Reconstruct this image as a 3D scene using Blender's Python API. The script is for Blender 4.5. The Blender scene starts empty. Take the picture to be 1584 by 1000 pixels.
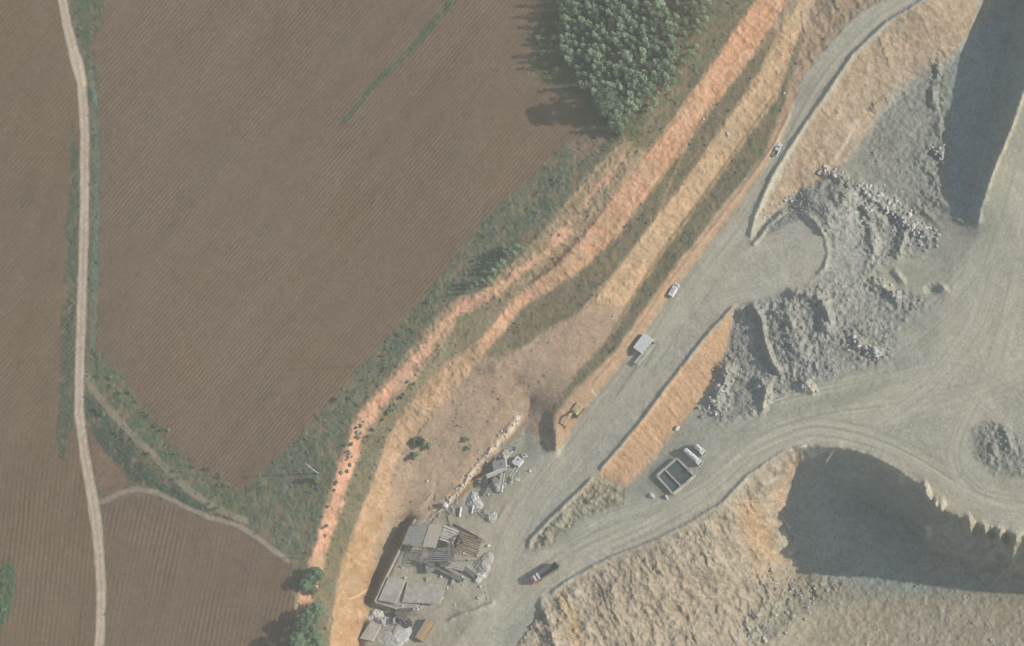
import bpy, math, random
import numpy as np
from mathutils import Matrix, Vector

random.seed(7); RNG = np.random.default_rng(7)
S = bpy.context.scene
COL = S.collection

# ------------------------------------------------------------------ camera
# A high, slightly oblique aerial view from the south-east.
SC = 0.25                      # metres per photo pixel at field level
DIST = 1500.0
TILT = math.radians(22)
R3 = Matrix.Rotation(TILT, 3, Vector((1, 1, 0)).normalized())
CAM = R3 @ Vector((0, 0, DIST))
cam_d = bpy.data.cameras.new('camera'); cam = bpy.data.objects.new('camera', cam_d); COL.objects.link(cam)
cam.matrix_world = Matrix.Translation(CAM) @ R3.to_4x4()
cam_d.sensor_width = 36; cam_d.sensor_fit = 'HORIZONTAL'
cam_d.lens = 36 * DIST / (1584 * SC)
cam_d.clip_start = 10; cam_d.clip_end = 6000
S.camera = cam
RN = np.array(R3); CN = np.array(CAM)

def P(px, py, z=0.0):
    """Point of the place seen at photo position (px,py) at height z."""
    px = np.asarray(px, float); py = np.asarray(py, float); z = np.asarray(z, float)
    k = SC / DIST
    d = np.stack([(px - 792) * k, -(py - 500) * k, -np.ones_like(px)], -1) @ RN.T
    t = (z - CN[2]) / d[..., 2]
    return CN + d * t[..., None]

# ------------------------------------------------------------------ sun and sky
a = P(900, 500, 0); b = P(800, 506, 0)
sdir = (b - a)[:2]; sdir /= np.hypot(*sdir)         # direction shadows fall
EL = math.radians(24)
tosun = Vector((-sdir[0] * math.cos(EL), -sdir[1] * math.cos(EL), math.sin(EL)))
sl = bpy.data.lights.new('sun', 'SUN'); sun = bpy.data.objects.new('sun', sl); COL.objects.link(sun)
sun.rotation_euler = tosun.to_track_quat('Z', 'Y').to_euler(); sun.location = (0, 0, 200)
sl.energy = 4.6; sl.angle = math.radians(0.6); sl.color = (1.0, 0.93, 0.82)
W = bpy.data.worlds.new('World'); S.world = W; W.use_nodes = True
nt = W.node_tree; bg = nt.nodes['Background']
sky = nt.nodes.new('ShaderNodeTexSky'); sky.sky_type = 'NISHITA'; sky.sun_disc = False
sky.sun_elevation = EL; sky.sun_rotation = math.atan2(tosun.x, tosun.y)
nt.links.new(sky.outputs[0], bg.inputs[0]); bg.inputs[1].default_value = 0.13
S.view_settings.view_transform = 'Standard'; S.view_settings.look = 'None'
S.view_settings.gamma = 1; S.view_settings.use_curve_mapping = False
S.view_settings.exposure = 0.0
GAIN = 1.0

# ------------------------------------------------------------------ numeric helpers
_lat = [RNG.random((256, 256)) for _ in range(12)]
def vn(x, y, s, seed=0):
    L = _lat[seed % 12]; x = x / s + seed * 17.3; y = y / s + seed * 9.7
    xi = np.floor(x).astype(np.int64); yi = np.floor(y).astype(np.int64)
    fx = x - xi; fy = y - yi; fx = fx * fx * (3 - 2 * fx); fy = fy * fy * (3 - 2 * fy)
    x0 = xi & 255; x1 = (xi + 1) & 255; y0 = yi & 255; y1 = (yi + 1) & 255
    return (L[y0, x0] * (1 - fx) + L[y0, x1] * fx) * (1 - fy) + (L[y1, x0] * (1 - fx) + L[y1, x1] * fx) * fy
def fbm(x, y, s, oct=3, seed=0):
    r = 0; a = 1; t = 0
    for i in range(oct):
        r = r + a * vn(x, y, s, seed + i); t += a; a *= .55; s *= .5
    return r / t * 2 - 1
def sstep(x, a, b):
    t = np.clip((x - a) / (b - a), 0, 1); return t * t * (3 - 2 * t)
def bil(G, gx, gy):
    gx = np.clip(gx, 0, G.shape[1] - 1.001); gy = np.clip(gy, 0, G.shape[0] - 1.001)
    i = gx.astype(np.int64); j = gy.astype(np.int64); fx = gx - i; fy = gy - j
    return (G[j, i] * (1 - fx) + G[j, i + 1] * fx) * (1 - fy) + (G[j + 1, i] * (1 - fx) + G[j + 1, i + 1] * fx) * fy

PITCREST = [(835,936),(852,916),(885,892),(940,862),(1000,840),(1060,812),(1120,777),(1160,732),(1215,695),(1250,688)]
X0, Y0, X1, Y1 = -260, -220, 1900, 1220
# ------------------------------------------------------------------ lie of the land: crest and toe lines (px, py, height in m)
LINES = [
 # fields
 [(-260,-220,.5),(-260,400,0),(-260,1200,-1)], [(0,0,0.3),(300,300,0.4),(500,150,.5),(700,50,.8)], [(60,500,0),(60,900,-.6),(300,900,-.8),(430,960,-1.5)],
 [(250,450,0),(450,500,0),(600,400,.2),(800,200,.3)], [(131,0,0),(131,300,-.1),(126,600,-.3),(150,850,-.6),(154,1100,-1)],
 [(360,760,-.4),(480,640,-.3),(600,510,-.2),(720,370,0),(850,240,.1)], [(830,-220,1),(830,100,.6)], [(930,-200,1),(950,120,.2)], [(400,830,-.8),(450,870,-1.2),(460,1000,-2),(460,1150,-3)],
 # first scarp
 [(965,212,-.6),(920,260,-.5),(880,310,-.4),(838,360,-.4),(800,405,-.5),(740,452,-.6),(700,465,-.6),(650,522,-.6),(600,582,-.8),(546,650,-1),(538,700,-1.2),(508,760,-1.5),(490,830,-2),(478,880,-2.5),(455,935,-3),(450,1100,-4)],
 [(990,235,-3),(950,302,-5),(905,362,-5),(862,412,-5),(806,450,-5),(738,476,-4.5),(716,482,-4),(684,540,-5),(642,592,-5.5),(585,652,-6),(556,690,-6),(548,722,-6.5),(528,800,-7),(508,850,-7),(496,900,-7),(480,945,-7.5),(475,1100,-9)],
 # second scarp
 [(1250,-220,-2),(1168,0,-3),(1110,85,-3.6),(1060,155,-4.2),(1010,225,-5),(960,290,-5.7),(902,360,-6),(852,410,-6.2),(792,465,-6.5),(738,530,-7),(690,560,-7),(640,620,-7.3),(602,670,-8),(586,720,-8.3),(562,780,-8.8),(545,830,-9),(522,900,-9.5),(510,1000,-10),(500,1100,-11)],
 [(1330,-220,-8),(1225,-10,-9),(1190,50,-10),(1152,105,-11),(1100,168,-11),(1056,236,-11),(1015,292,-11),(955,367,-11),(890,427,-11),(820,467,-10.6),(748,552,-10)],
 [(745,560,-10.5),(722,582,-11.5),(672,637,-12.5),(618,712,-14),(603,760,-15),(576,850,-19.5),(560,930,-22),(546,1010,-23.5),(540,1100,-22)],
 # third scarp
 [(1350,-220,-9),(1242,-10,-10),(1206,50,-11),(1176,110,-11.3),(1130,175,-11.4),(1070,265,-11.4),(1005,350,-11.4),(965,405,-11.5),(900,482,-11.5),(830,522,-11.3),(762,570,-11.2)],
 [(1370,-220,-12),(1264,-10,-14),(1228,80,-15.5),(1205,150,-17),(1150,225,-17.8),(1090,305,-18.3),(1030,385,-18.8),(990,445,-19.3),(957,505,-19.8),(900,570,-20.4),(855,620,-21)],
 # bench above the haul road and its low scarp
 [(1216,165,-17.8),(1185,235,-18.3),(1125,310,-18.9),(1060,392,-19.4),(1000,475,-20),(950,545,-20.7),(885,610,-21.4),(857,642,-22),(859,690,-23.5)],
 [(1224,180,-19.2),(1203,235,-20.2),(1147,315,-22),(1084,395,-23.2),(1024,475,-24.3),(974,548,-25.3),(917,620,-26.3),(892,655,-26.7),(868,698,-27.2)],
 [(846,645,-25.2),(846,690,-27.1)], [(820,620,-24.2),(810,690,-27.1),(790,740,-27.5)],
 # hillside above the plant
 [(700,640,-15.5),(650,720,-18),(612,800,-21.5)], [(800,590,-18),(740,680,-21),(680,760,-23.5)], [(803,645,-24),(752,710,-24.9),(705,770,-25.6),(668,800,-26)],
 [(818,655,-25.8),(765,722,-26.5),(722,775,-27)],
 # haul road, upper
 [(1480,-220,-10),(1385,-10,-14),(1332,20,-15),(1290,60,-16),(1250,112,-17.3),(1226,165,-18.9)],
 [(1560,-220,-10.5),(1430,0,-14.6),(1372,35,-15.6),(1322,80,-16.6),(1282,140,-18),(1247,190,-19.1),(1217,235,-20.1),(1192,280,-21.1),(1167,340,-22.6),(1158,375,-23.2)],
 [(1300,-100,-9),(1290,0,-13)],
 # turnout
 [(1178,372,-23.6),(1215,350,-23.9),(1252,336,-24),(1278,380,-24),(1275,415,-24),(1240,442,-24.4),(1195,458,-24.5),(1142,466,-24.5)], [(1100,430,-23.8),(1200,400,-23.9)],
 # haul road, lower
 [(1138,474,-24.6),(1100,512,-24.9),(1050,574,-25.4),(1000,642,-26.1),(950,702,-26.9),(925,730,-27.1),(890,764,-27.6),(850,802,-28),(820,832,-28.3),(816,850,-28.5),(832,866,-28.9)],
 [(830,725,-27.4),(800,775,-27.8),(772,810,-28),(757,850,-28.2),(752,900,-28.5),(745,960,-28.9),(720,1010,-29.3),(700,1150,-31)],
 # face below the road
 [(1137,484,-27.5),(1119,560,-30.3),(1086,622,-31),(1043,668,-31.2),(1012,712,-31.5),(975,752,-31.3),(925,780,-30),(880,806,-29.6),(846,840,-29.3)],
 # upper quarry floor
 [(1560,-60,-31),(1505,55,-33.4),(1474,100,-34.3),(1402,145,-33.4),(1352,192,-32.4),(1310,250,-31),(1238,300,-28.4),(1192,335,-26.2),(1172,360,-25)],
 [(1420,140,-34),(1400,220,-34),(1465,200,-36.4),(1466,300,-35.6),(1400,300,-33.4),(1440,400,-32.6),(1350,430,-31.2)],
 [(1660,-200,-36),(1585,-20,-36),(1562,60,-37.4),(1548,130,-37.2),(1535,190,-36.8),(1520,240,-36.2),(1505,290,-35.4),(1500,340,-33)],
 [(1700,-200,-16),(1625,-20,-18),(1604,60,-19.5),(1582,140,-21.8),(1563,200,-23.6),(1541,250,-25.0),(1524,300,-26.8),(1513,345,-30.2)],
 [(1900,-200,-12),(1750,0,-17),(1680,150,-21),(1620,260,-26),(1590,350,-29.5),(1584,450,-31),(1800,450,-30)],
 # floor and second road
 [(1360,470,-31.8),(1450,480,-32),(1400,565,-32.3),(1300,605,-32),(1210,640,-31.7),(1135,665,-31.2),(1095,690,-31.1)],
 [(1584,560,-32),(1500,640,-32.5),(1400,640,-32.3),(1250,672,-32),(1150,722,-31.5),(1060,780,-31),(960,825,-30.3),(870,868,-29.2),(800,920,-28.9)], [(1584,790,-34.6),(1480,740,-34),(1400,700,-33),(1300,675,-32.3)], [(1584,700,-33.5),(1900,750,-35)],
 [(1250,688,-32.2),(1215,695,-32),(1160,732,-31.9),(1120,777,-31.4),(1060,812,-30.9),(1000,840,-30.5),(940,862,-30.1),(885,892,-29.6),(852,916,-29.4),(835,936,-29.6)],
 # lower pit
 [(1250,690,-32.3),(1300,690,-32.6),(1345,703,-33.2),(1385,722,-33.6),(1425,752,-33.9),(1450,785,-34.2),(1500,806,-34.6),(1584,829,-35.2),(1700,848,-35.5),(1900,870,-36)],
 [(1285,745,-52),(1340,775,-62),(1400,800,-64),(1435,845,-64.5),(1500,872,-65),(1584,892,-65),(1700,912,-65),(1900,935,-65)],
 [(1300,860,-63),(1250,930,-62.5),(1350,950,-64),(1500,950,-65),(1584,960,-65),(1900,1050,-65)], [(1900,1200,-65),(1400,1150,-65),(1200,1080,-60)],
 [(1236,722,-45),(1218,785,-55),(1228,850,-61),(1238,900,-62),(1185,950,-58.5),(1160,1010,-57),(1100,1120,-55)],
 [(1190,740,-36.5),(1152,800,-39),(1100,855,-38.5),(1000,902,-36),(905,955,-34.5)], [(870,935,-30.3),(862,985,-31),(850,1060,-33),(800,1150,-34)], [(1130,930,-50),(1050,955,-45),(950,1000,-40.5),(900,1100,-41)],
 [(850,950,-30.3),(800,965,-29.7),(780,1020,-30.3)],
 # crusher yard
 [(645,808,-24.6),(618,860,-24.7),(598,900,-24.8),(583,932,-25),(612,940,-25.4),(645,938,-26.4)],
 [(632,805,-29.4),(604,858,-30.4),(584,898,-30.6),(572,930,-30.4)],[(620,806,-27),(596,856,-28.8),(576,900,-29.4),(564,930,-29.4)],
 [(700,900,-26.8),(730,940,-28)], [(660,905,-26),(700,815,-26.2),(745,835,-27.6)],
 [(583,945,-28.3),(620,948,-28.2),(660,960,-28.3),(700,950,-28.6)], [(572,965,-26.4),(560,1010,-26.6),(600,1005,-26.8),(610,968,-26.6),(574,963,-26.4)],[(566,966,-28.6),(553,1004,-28.8)],
]
LINES = [[(x, y, -36 + (z + 36) * 1.42 if z < -36 and y > 690 and x > 850 else z) for x, y, z in L] for L in LINES]
def solve_heights(step=4):
    W_ = int((X1 - X0) / step) + 1; H_ = int((Y1 - Y0) / step) + 1
    acc = np.zeros((H_, W_)); cnt = np.zeros((H_, W_))
    for L in LINES:
        for (x0, y0, z0), (x1, y1, z1) in zip(L[:-1], L[1:]):
            n = max(2, int(math.hypot(x1 - x0, y1 - y0) / (step * .5))); t = np.linspace(0, 1, n)
            x = x0 + (x1 - x0) * t; y = y0 + (y1 - y0) * t; z = z0 + (z1 - z0) * t
            i = np.round((x - X0) / step).astype(int); j = np.round((y - Y0) / step).astype(int)
            ok = (i >= 0) & (i < W_) & (j >= 0) & (j < H_)
            np.add.at(acc, (j[ok], i[ok]), z[ok]); np.add.at(cnt, (j[ok], i[ok]), 1)
    def coarse(A, C, f):
        h = -(-A.shape[0] // f) * f; w = -(-A.shape[1] // f) * f
        A2 = np.zeros((h, w)); C2 = np.zeros((h, w)); A2[:A.shape[0], :A.shape[1]] = A; C2[:A.shape[0], :A.shape[1]] = C
        return A2.reshape(h // f, f, w // f, f).sum((1, 3)), C2.reshape(h // f, f, w // f, f).sum((1, 3))
    Z = None
    for f, it in ((16, 400), (8, 300), (4, 200), (2, 150), (1, 120)):
        A, C = coarse(acc, cnt, f); fix = C > 0; V = np.where(fix, A / np.maximum(C, 1), 0)
        if Z is None: Z = np.full(A.shape, -15.0)
        else:
            yy, xx = np.mgrid[0:A.shape[0], 0:A.shape[1]]
            Z = bil(Z, (xx - .5) / 2 + .0, (yy - .5) / 2 + .0)
        Z[fix] = V[fix]
        for _ in range(it):
            Q = np.pad(Z, 1, mode='edge'); Z = (Q[:-2, 1:-1] + Q[2:, 1:-1] + Q[1:-1, :-2] + Q[1:-1, 2:]) * .25
            Z[fix] = V[fix]
    Q = np.pad(Z, 1, mode='edge')
    return Z * .5 + (Q[:-2, 1:-1] + Q[2:, 1:-1] + Q[1:-1, :-2] + Q[1:-1, 2:]) * .125
BASEZ = solve_heights()
def base_z(x, y): return bil(BASEZ, (x - X0) / 4, (y - Y0) / 4)

# ------------------------------------------------------------------ distance fields (coarse grid, sampled finely)
GS = 2.5
gw = int((X1 - X0) / GS) + 1; gh = int((Y1 - Y0) / GS) + 1
GX, GY = np.meshgrid(X0 + np.arange(gw) * GS, Y0 + np.arange(gh) * GS)
FAR = 60.0
def _win(pts, m):
    xs = [p[0] for p in pts]; ys = [p[1] for p in pts]
    i0 = max(0, int((min(xs) - m - X0) / GS)); i1 = min(gw, int((max(xs) + m - X0) / GS) + 2)
    j0 = max(0, int((min(ys) - m - Y0) / GS)); j1 = min(gh, int((max(ys) + m - Y0) / GS) + 2)
    return slice(j0, max(j1, j0 + 1)), slice(i0, max(i1, i0 + 1))
def line_field(pts, m=FAR, signed=False):
    D = np.full((gh, gw), m); T = np.zeros((gh, gw)); SG = np.ones((gh, gw)); s0 = 0
    for (ax, ay), (bx, by) in zip(pts[:-1], pts[1:]):
        w = _win([(ax, ay), (bx, by)], m); x = GX[w]; y = GY[w]
        dx, dy = bx - ax, by - ay; L2 = dx * dx + dy * dy + 1e-9
        t = np.clip(((x - ax) * dx + (y - ay) * dy) / L2, 0, 1)
        d = np.hypot(x - ax - t * dx, y - ay - t * dy); u = d < D[w]
        D[w] = np.where(u, d, D[w]); T[w] = np.where(u, s0 + t * math.sqrt(L2), T[w])
        SG[w] = np.where(u, np.sign(dx * (y - ay) - dy * (x - ax)), SG[w])
        s0 += math.sqrt(L2)
    return D, T, SG
def poly_field(pts, m=40):
    """negative inside"""
    D, _, _ = line_field(list(pts) + [pts[0]], m)
    w = _win(pts, 2); x = GX[w]; y = GY[w]; ins = np.zeros(x.shape, bool)
    for (ax, ay), (bx, by) in zip(pts, list(pts[1:]) + [pts[0]]):
        if ay == by: continue
        c = ((ay > y) != (by > y)) & (x < (bx - ax) * (y - ay) / (by - ay) + ax); ins ^= c
    D[w] = np.where(ins, -D[w], D[w]); return D

def strip(a, b): return [p[:2] for p in a] + [p[:2] for p in reversed(b)]
F0c, F0t, F1c, F1t, F1t2, F2c, F2t, F3c, F3t = LINES[9], LINES[10], LINES[11], LINES[12], LINES[13], LINES[14], LINES[15], LINES[16], LINES[17]

# ------------------------------------------------------------------ fine terrain grid
def axis(lo, hi, step, ext):
    core = list(np.arange(lo, hi, step)); s = step; p = core[-1]; up = []
    while p < hi + ext: s *= 1.12; p += s; up.append(p)
    s = step; p = core[0]; dn = []
    while p > lo - ext: s *= 1.12; p -= s; dn.append(p)
    return np.array(dn[::-1] + core + up)
ax_ = axis(-30, 1614, 1.3, 2600); ay_ = axis(-25, 1025, 1.3, 2600)
FX, FY = np.meshgrid(ax_, ay_)
NXg, NYg = len(ax_), len(ay_)
wx = FX + 4.5 * fbm(FX, FY, 34, 3, 1) + 2.2 * fbm(FX, FY, 7, 2, 5)
wy = FY + 4.5 * fbm(FX, FY, 34, 3, 4) + 2.2 * fbm(FX, FY, 7, 2, 8)
wx2 = FX + 1.2 * fbm(FX, FY, 26, 2, 2); wy2 = FY + 1.2 * fbm(FX, FY, 26, 2, 3)
def smp(G, warp=1):
    x, y = {0: (FX, FY), 1: (wx, wy), 2: (wx2, wy2)}[warp]
    return bil(G, (x - X0) / GS, (y - Y0) / GS)

n_big = fbm(FX, FY, 160, 3, 0); n_mid = fbm(FX, FY, 38, 3, 3); n_sm = fbm(FX, FY, 11, 3, 6); n_fine = fbm(FX, FY, 4.2, 2, 9)
def rot_noise(ang, sa, sb, seed, x=None, y=None):
    """noise stretched along the direction ang (degrees, photo plan, y down)"""
    x = FX if x is None else x; y = FY if y is None else y
    c, s = math.cos(math.radians(ang)), math.sin(math.radians(ang))
    u = x * c + y * s; v = -x * s + y * c
    return (vn(u / sa, v / sb, 1, seed) + .5 * vn(u * 2 / sa, v * 2.1 / sb, 1, seed + 1)) / 1.5 * 2 - 1

def lin(c):
    c = np.array(c, float) / 255
    return np.where(c <= .04045, c / 12.92, ((c + .055) / 1.055) ** 2.4)

ZONES = []           # (name, label for nobody) list of zone ids
zone = np.zeros(FX.shape, np.int16); ZN = ['quarry_slope']
colr = np.zeros(FX.shape + (3,)); rough_rock = np.zeros(FX.shape); grass = np.zeros(FX.shape)
furrow = []          # (mask, angle, wavelength, amp)
def paint(name, field, col, soft=3.0, warp=1, rock=None, gr=None, newzone=True, strength=1.0):
    global rough_rock, grass
    d = smp(field, warp) if isinstance(field, np.ndarray) and field.shape == (gh, gw) else field
    m = (1 - sstep(d, -soft, soft)) * strength
    c = lin(col) / GAIN
    colr[...] = colr * (1 - m[..., None]) + c * m[..., None]
    if rock is not None: rough_rock = rough_rock * (1 - m) + rock * m
    if gr is not None: grass = grass * (1 - m) + gr * m
    if newzone:
        if name not in ZN: ZN.append(name)
        zone[d < 0] = ZN.index(name)
    return m

FIELDC = (130, 117, 103)
colr[...] = lin((150, 138, 120)) / GAIN
rough_rock[...] = .25
# left of the first crest everything is field / verge; right is quarry
paint('quarry_floor', poly_field([(1160,-220),(1900,-220),(1900,1220),(700,1220),(700,900),(860,690),(1000,480),(1200,200),(1260,60)]), (156,154,141), 6, rock=.25, gr=0)
paint('grass_verge', poly_field([(-260,-220),(1000,-220),(1000,190),(960,212),(905,275),(700,465),(545,650),(500,800),(455,940),(450,1220),(-260,1220)]), (122,119,104), 3, 1, .1, .6)
m_main = paint('ploughed_field', poly_field([(120,-220),(135,40),(150,100),(156,300),(153,450),(150,540),(192,580),(222,635),(262,680),(312,728),(358,757),(380,752),(440,698),(520,612),(600,525),(660,455),(720,380),(770,320),(820,278),(872,225),(925,200),(930,180),(885,148),(815,112),(832,60),(838,0),(850,-220)]), FIELDC, 3, 2, 0, 0)
m_west = paint('ploughed_field_west', poly_field([(-260,-220),(80,-220),(95,0),(112,60),(122,120),(126,200),(122,400),(118,560),(115,640),(120,690),(135,760),(145,830),(150,900),(150,1000),(146,1220),(-260,1220)]), (129,116,101), 3, 2, 0, 0)
m_sw = paint('ploughed_field_south', poly_field([(160,785),(190,771),(232,766),(280,789),(330,808),(380,822),(428,860),(452,876),(456,920),(462,1000),(455,1220),(165,1220),(165,900)]), (129,116,103), 3, 2, 0, 0)
paint('fallow_triangle', poly_field([(133,655),(150,685),(180,722),(208,745),(178,765),(158,770),(146,740),(138,700)]), (134,119,106), 3, 2, 0, 0)
# verges
GREEN = (116,119,103)
paint('grass_verge', poly_field([(872,228),(925,202),(965,212)] + [p[:2] for p in F0c[1:11]] + [(545,700),(508,762),(492,842),(455,868),(440,862),(380,806),(376,765),(440,700),(520,612),(600,525),(660,455),(720,380),(770,320),(820,280)]), (118,121,106), 6, 1, .1, 1)
paint('woodland_floor', poly_field([(838,-220),(1255,-220),(1168,0),(1110,85),(1060,155),(1010,225),(985,232),(962,214),(930,196),(928,178),(885,146),(818,114),(828,60),(838,0)]), (112,113,95), 5, 1, .1, 1)
paint('woodland_floor', poly_field([(960,-220),(1255,-220),(1168,0),(1110,85),(1060,155),(1015,225),(990,232),(1000,150),(1060,90),(1095,10)]), (131,127,110), 12, 1, .1, .7, newzone=False)
# sparse soil at the woods' south tip
paint('grass_verge', poly_field([(880,225),(920,200),(945,205),(925,245),(900,255)]), (136,126,112), 8, 1, newzone=False)
# field margins west
paint('grass_verge_west', poly_field([(113,190),(106,300),(98,450),(91,600),(89,708),(100,712),(112,650),(117,560),(121,400),(123,250)]), (108,113,99), 3, 1, 0, .8)
D, T, _ = line_field([(140,112),(147,160),(150,250),(149,350),(146,450),(143,545)]); paint('grass_verge_west', D - 4.2, (118,130,115), 1.6, 2, 0, .6)
paint('grass_verge_west', poly_field([(106,-220),(158,-220),(160,30),(150,58),(133,76),(122,50)]), (108,114,98), 3, 2, 0, .8)
D, T, _ = line_field([(706,-20),(700,0),(640,72),(580,132),(532,188)]); paint('grass_strip', D - 6.5 + T * .012, (106,114,97), 3, 2, 0, .8)
paint('grass_verge_path', poly_field([(140,535),(160,560),(188,585),(218,640),(258,685),(302,730),(352,768),(382,764),(380,806),(330,790),(285,765),(235,715),(195,672),(160,628),(140,600)]), (116,123,103), 3, 1, .1, 1)
paint('grass_verge_path', poly_field([(131,606),(148,622),(190,680),(215,708),(250,742),(300,774),(375,803),(372,816),(330,800),(285,782),(240,762),(205,744),(180,716),(150,682),(132,655)]), (101,108,97), 4, 1, .1, 1)
paint('grass_verge_path', poly_field([(-40,884),(12,868),(24,882),(22,910),(8,965),(-40,1000)]), (103,118,96), 3, 1, .1, 1)
D, T, _ = line_field([(132,578),(142,600),(162,626),(200,668),(240,708),(290,757),(335,788),(380,806)]); paint('field_path', D - 5.2, (147,138,122), 2.5, 2, 0, .05)
D, T, _ = line_field([(158,778),(185,763),(212,757),(242,761),(282,782),(322,800),(372,814),(402,834),(446,868)]); paint('field_path', D - 3.8, (155,143,129), 2, 2, 0, .05)
TRACK = [(60,-220),(93,-20),(104,40),(117,90),(127,130),(131,200),(131,300),(129,400),(126,500),(123,580),(123,640),(130,700),(140,750),(148,800),(154,860),(157,910),(156,960),(152,1010),(145,1220)]
D, T, SGN = line_field(TRACK)
tw = bil(T, (FX - X0) / GS, (FY - Y0) / GS)
m_track = paint('farm_track', smp(D, 2) - (7.3 + 1.6 * np.exp(-((FY - 790) / 60) ** 2) + 1.5 * np.exp(-((FY - 100) / 40) ** 2)), (180,165,147), 1.8, rock=0, gr=0)
for _k in (0,):
    paint('', np.abs(smp(D, 0) - 3.7) - 1.3, (196,179,160), 1.3, newzone=False, strength=.8)

# benches: dull scrub grass on earth
paint('upper_bench', poly_field(strip(F0t, F1c[3:])), (133,128,110), 5, 1, .2, .7)
paint('quarry_face', poly_field(strip(F0c, F0t)), (142,131,113), 6, 1, .5, .55)
S0 = [((a[0] * .6 + b[0] * .4), (a[1] * .6 + b[1] * .4)) for a, b in zip([(962,222),(925,262),(885,312),(842,362),(804,407),(745,455),(705,468),(652,524),(602,584),(548,652),(540,700),(512,760),(492,830),(480,880),(458,935)], [(985,240),(950,302),(905,362),(862,412),(806,450),(738,476),(716,482),(684,540),(642,592),(585,652),(556,690),(548,722),(528,800),(508,850),(496,900)])]
D, T, _ = line_field(S0); brk = smp(D, 1) - 8 - 5 * n_mid - 8 * n_sm + 5 * np.clip((FX - 700) / 250, 0, 1) - 3.5 * np.clip((650 - FX) / 100, 0, 1)
paint('', brk, (180,147,129), 4, newzone=False, gr=0, strength=.9)
FACE1 = (171,142,121)
paint('quarry_face', poly_field(strip(F1c[:10], F1t)), FACE1, 3.5, 1, .5, 0)
paint('quarry_face', poly_field(strip(F1c[9:], F1t2)), (164,143,121), 4, 1, .5, 0)
paint('middle_bench', poly_field(strip(F1t[2:], F2c[2:])), (131,125,108), 5, 1, .2, .7)
paint('quarry_face', poly_field(strip(F2c, F2t)), (163,145,123), 4, 1, .5, 0)
paint('lower_bench', poly_field([(1232,-40),(1245,-10),(1240,60),(1214,165)] + [p[:2] for p in F3c[1:8]] + [p[:2] for p in reversed(F2t)]), (124,121,106), 4, 1, .2, .7)
paint('road_bank', poly_field([(1240,90),(1216,160)] + [p[:2] for p in F3c[1:]] + [p[:2] for p in reversed(F3t)] + [(1240,120)]), (160,141,122), 2.5, 1, .3, 0)
# pinkish slopes by the upper road
paint('quarry_slope', poly_field([(1250,-220),(1450,-220),(1395,-10),(1335,18),(1290,60),(1250,112),(1226,160),(1216,150),(1240,60)]), (158,142,124), 5, 1, .5, .1)
# hillside
HS = [(748,552),(800,545),(850,512),(905,478),(975,470),(957,505),(900,570),(850,628),(846,690),(806,650),(755,710),(705,770),(668,800),(640,806),(610,812),(585,850),(570,900),(560,940),(548,1010),(540,1150),(560,1150),(575,950),(562,930),(578,850),(603,760),(618,712),(672,637),(722,582)]
paint('hillside', poly_field(HS), (156,140,124), 7, 1, .35, .2)
paint('hillside', poly_field([(548,1100),(512,1100),(512,1000),(524,900),(548,830),(604,770),(582,850),(572,930),(566,1000)]), (160,138,115), 5, 1, .4, 0, newzone=False)
# haul roads (dusty grey)
ROAD = (167,163,149)
paint('haul_road', poly_field([(1480,-220),(1560,-220),(1430,0),(1372,35),(1322,80),(1282,140),(1247,190),(1217,235),(1192,280),(1167,340),(1156,376),(1178,374),(1215,350),(1250,334),(1278,380),(1276,418),(1240,442),(1195,458),(1142,466),(1100,512),(1050,574),(1000,642),(950,702),(925,730),(890,764),(850,802),(820,832),(818,858),(860,866),(862,900),(800,960),(740,1060),(700,1220),(640,1220),(690,1010),(735,950),(748,900),(752,850),(768,812),(790,775),(800,740),(818,700),(868,700),(892,657),(917,622),(974,550),(1024,477),(1084,397),(1147,317),(1203,237),(1226,165),(1250,112),(1290,60),(1332,20),(1385,-10)]), ROAD, 3, 2, .0, 0)
paint('haul_road', poly_field([(1900,560),(1584,570),(1500,560),(1450,520),(1430,560),(1370,600),(1290,640),(1200,650),(1120,700),(1060,765),(1000,800),(930,820),(860,850),(820,860),(800,920),(850,925),(885,895),(940,864),(1000,842),(1060,814),(1120,779),(1160,734),(1215,697),(1250,690),(1300,690),(1345,703),(1385,722),(1425,752),(1450,785),(1500,806),(1584,829),(1900,880)]), (166,162,147), 4, 1, .0, 0)
paint('haul_road', poly_field([(1560,200),(1584,140),(1640,40),(1900,0),(1900,600),(1584,600),(1450,540),(1470,440),(1520,340)]), (170,166,149), 5, 1, .0, 0)
# tip heaps between, and orange face
paint('quarry_face_below_road', poly_field([(1137,474),(1100,516),(1050,578),(1000,646),(950,706),(925,734),(895,766),(925,778),(975,752),(1012,712),(1043,668),(1086,622),(1119,560),(1137,500)]), (172,147,123), 3, 1, .25, 0)
# slope east of the upper road
paint('quarry_slope', poly_field([(1565,-220),(1436,2),(1378,38),(1328,84),(1288,144),(1253,194),(1223,239),(1198,284),(1173,344),(1195,330),(1240,300),(1300,262),(1350,190),(1385,145),(1450,105),(1478,92),(1505,50),(1510,0),(1600,-220)]), (158,144,127), 5, 1, .6, 0)
paint('tipped_rock', poly_field([(1172,362),(1195,332),(1240,300),(1290,262),(1330,275),(1400,320),(1445,365),(1440,395),(1380,400),(1345,440),(1400,450),(1440,470),(1400,500),(1370,560),(1320,575),(1240,600),(1205,620),(1165,645),(1110,655),(1085,640),(1118,565),(1138,480),(1200,462),(1245,445),(1280,415),(1283,380),(1255,332),(1215,347)]), (145,145,138), 9, 1, 1.0, 0)
paint('tipped_rock', poly_field([(1500,665),(1530,650),(1570,670),(1640,700),(1600,740),(1540,735),(1505,710)]), (143,143,134), 8, 1, .8, 0)
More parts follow.
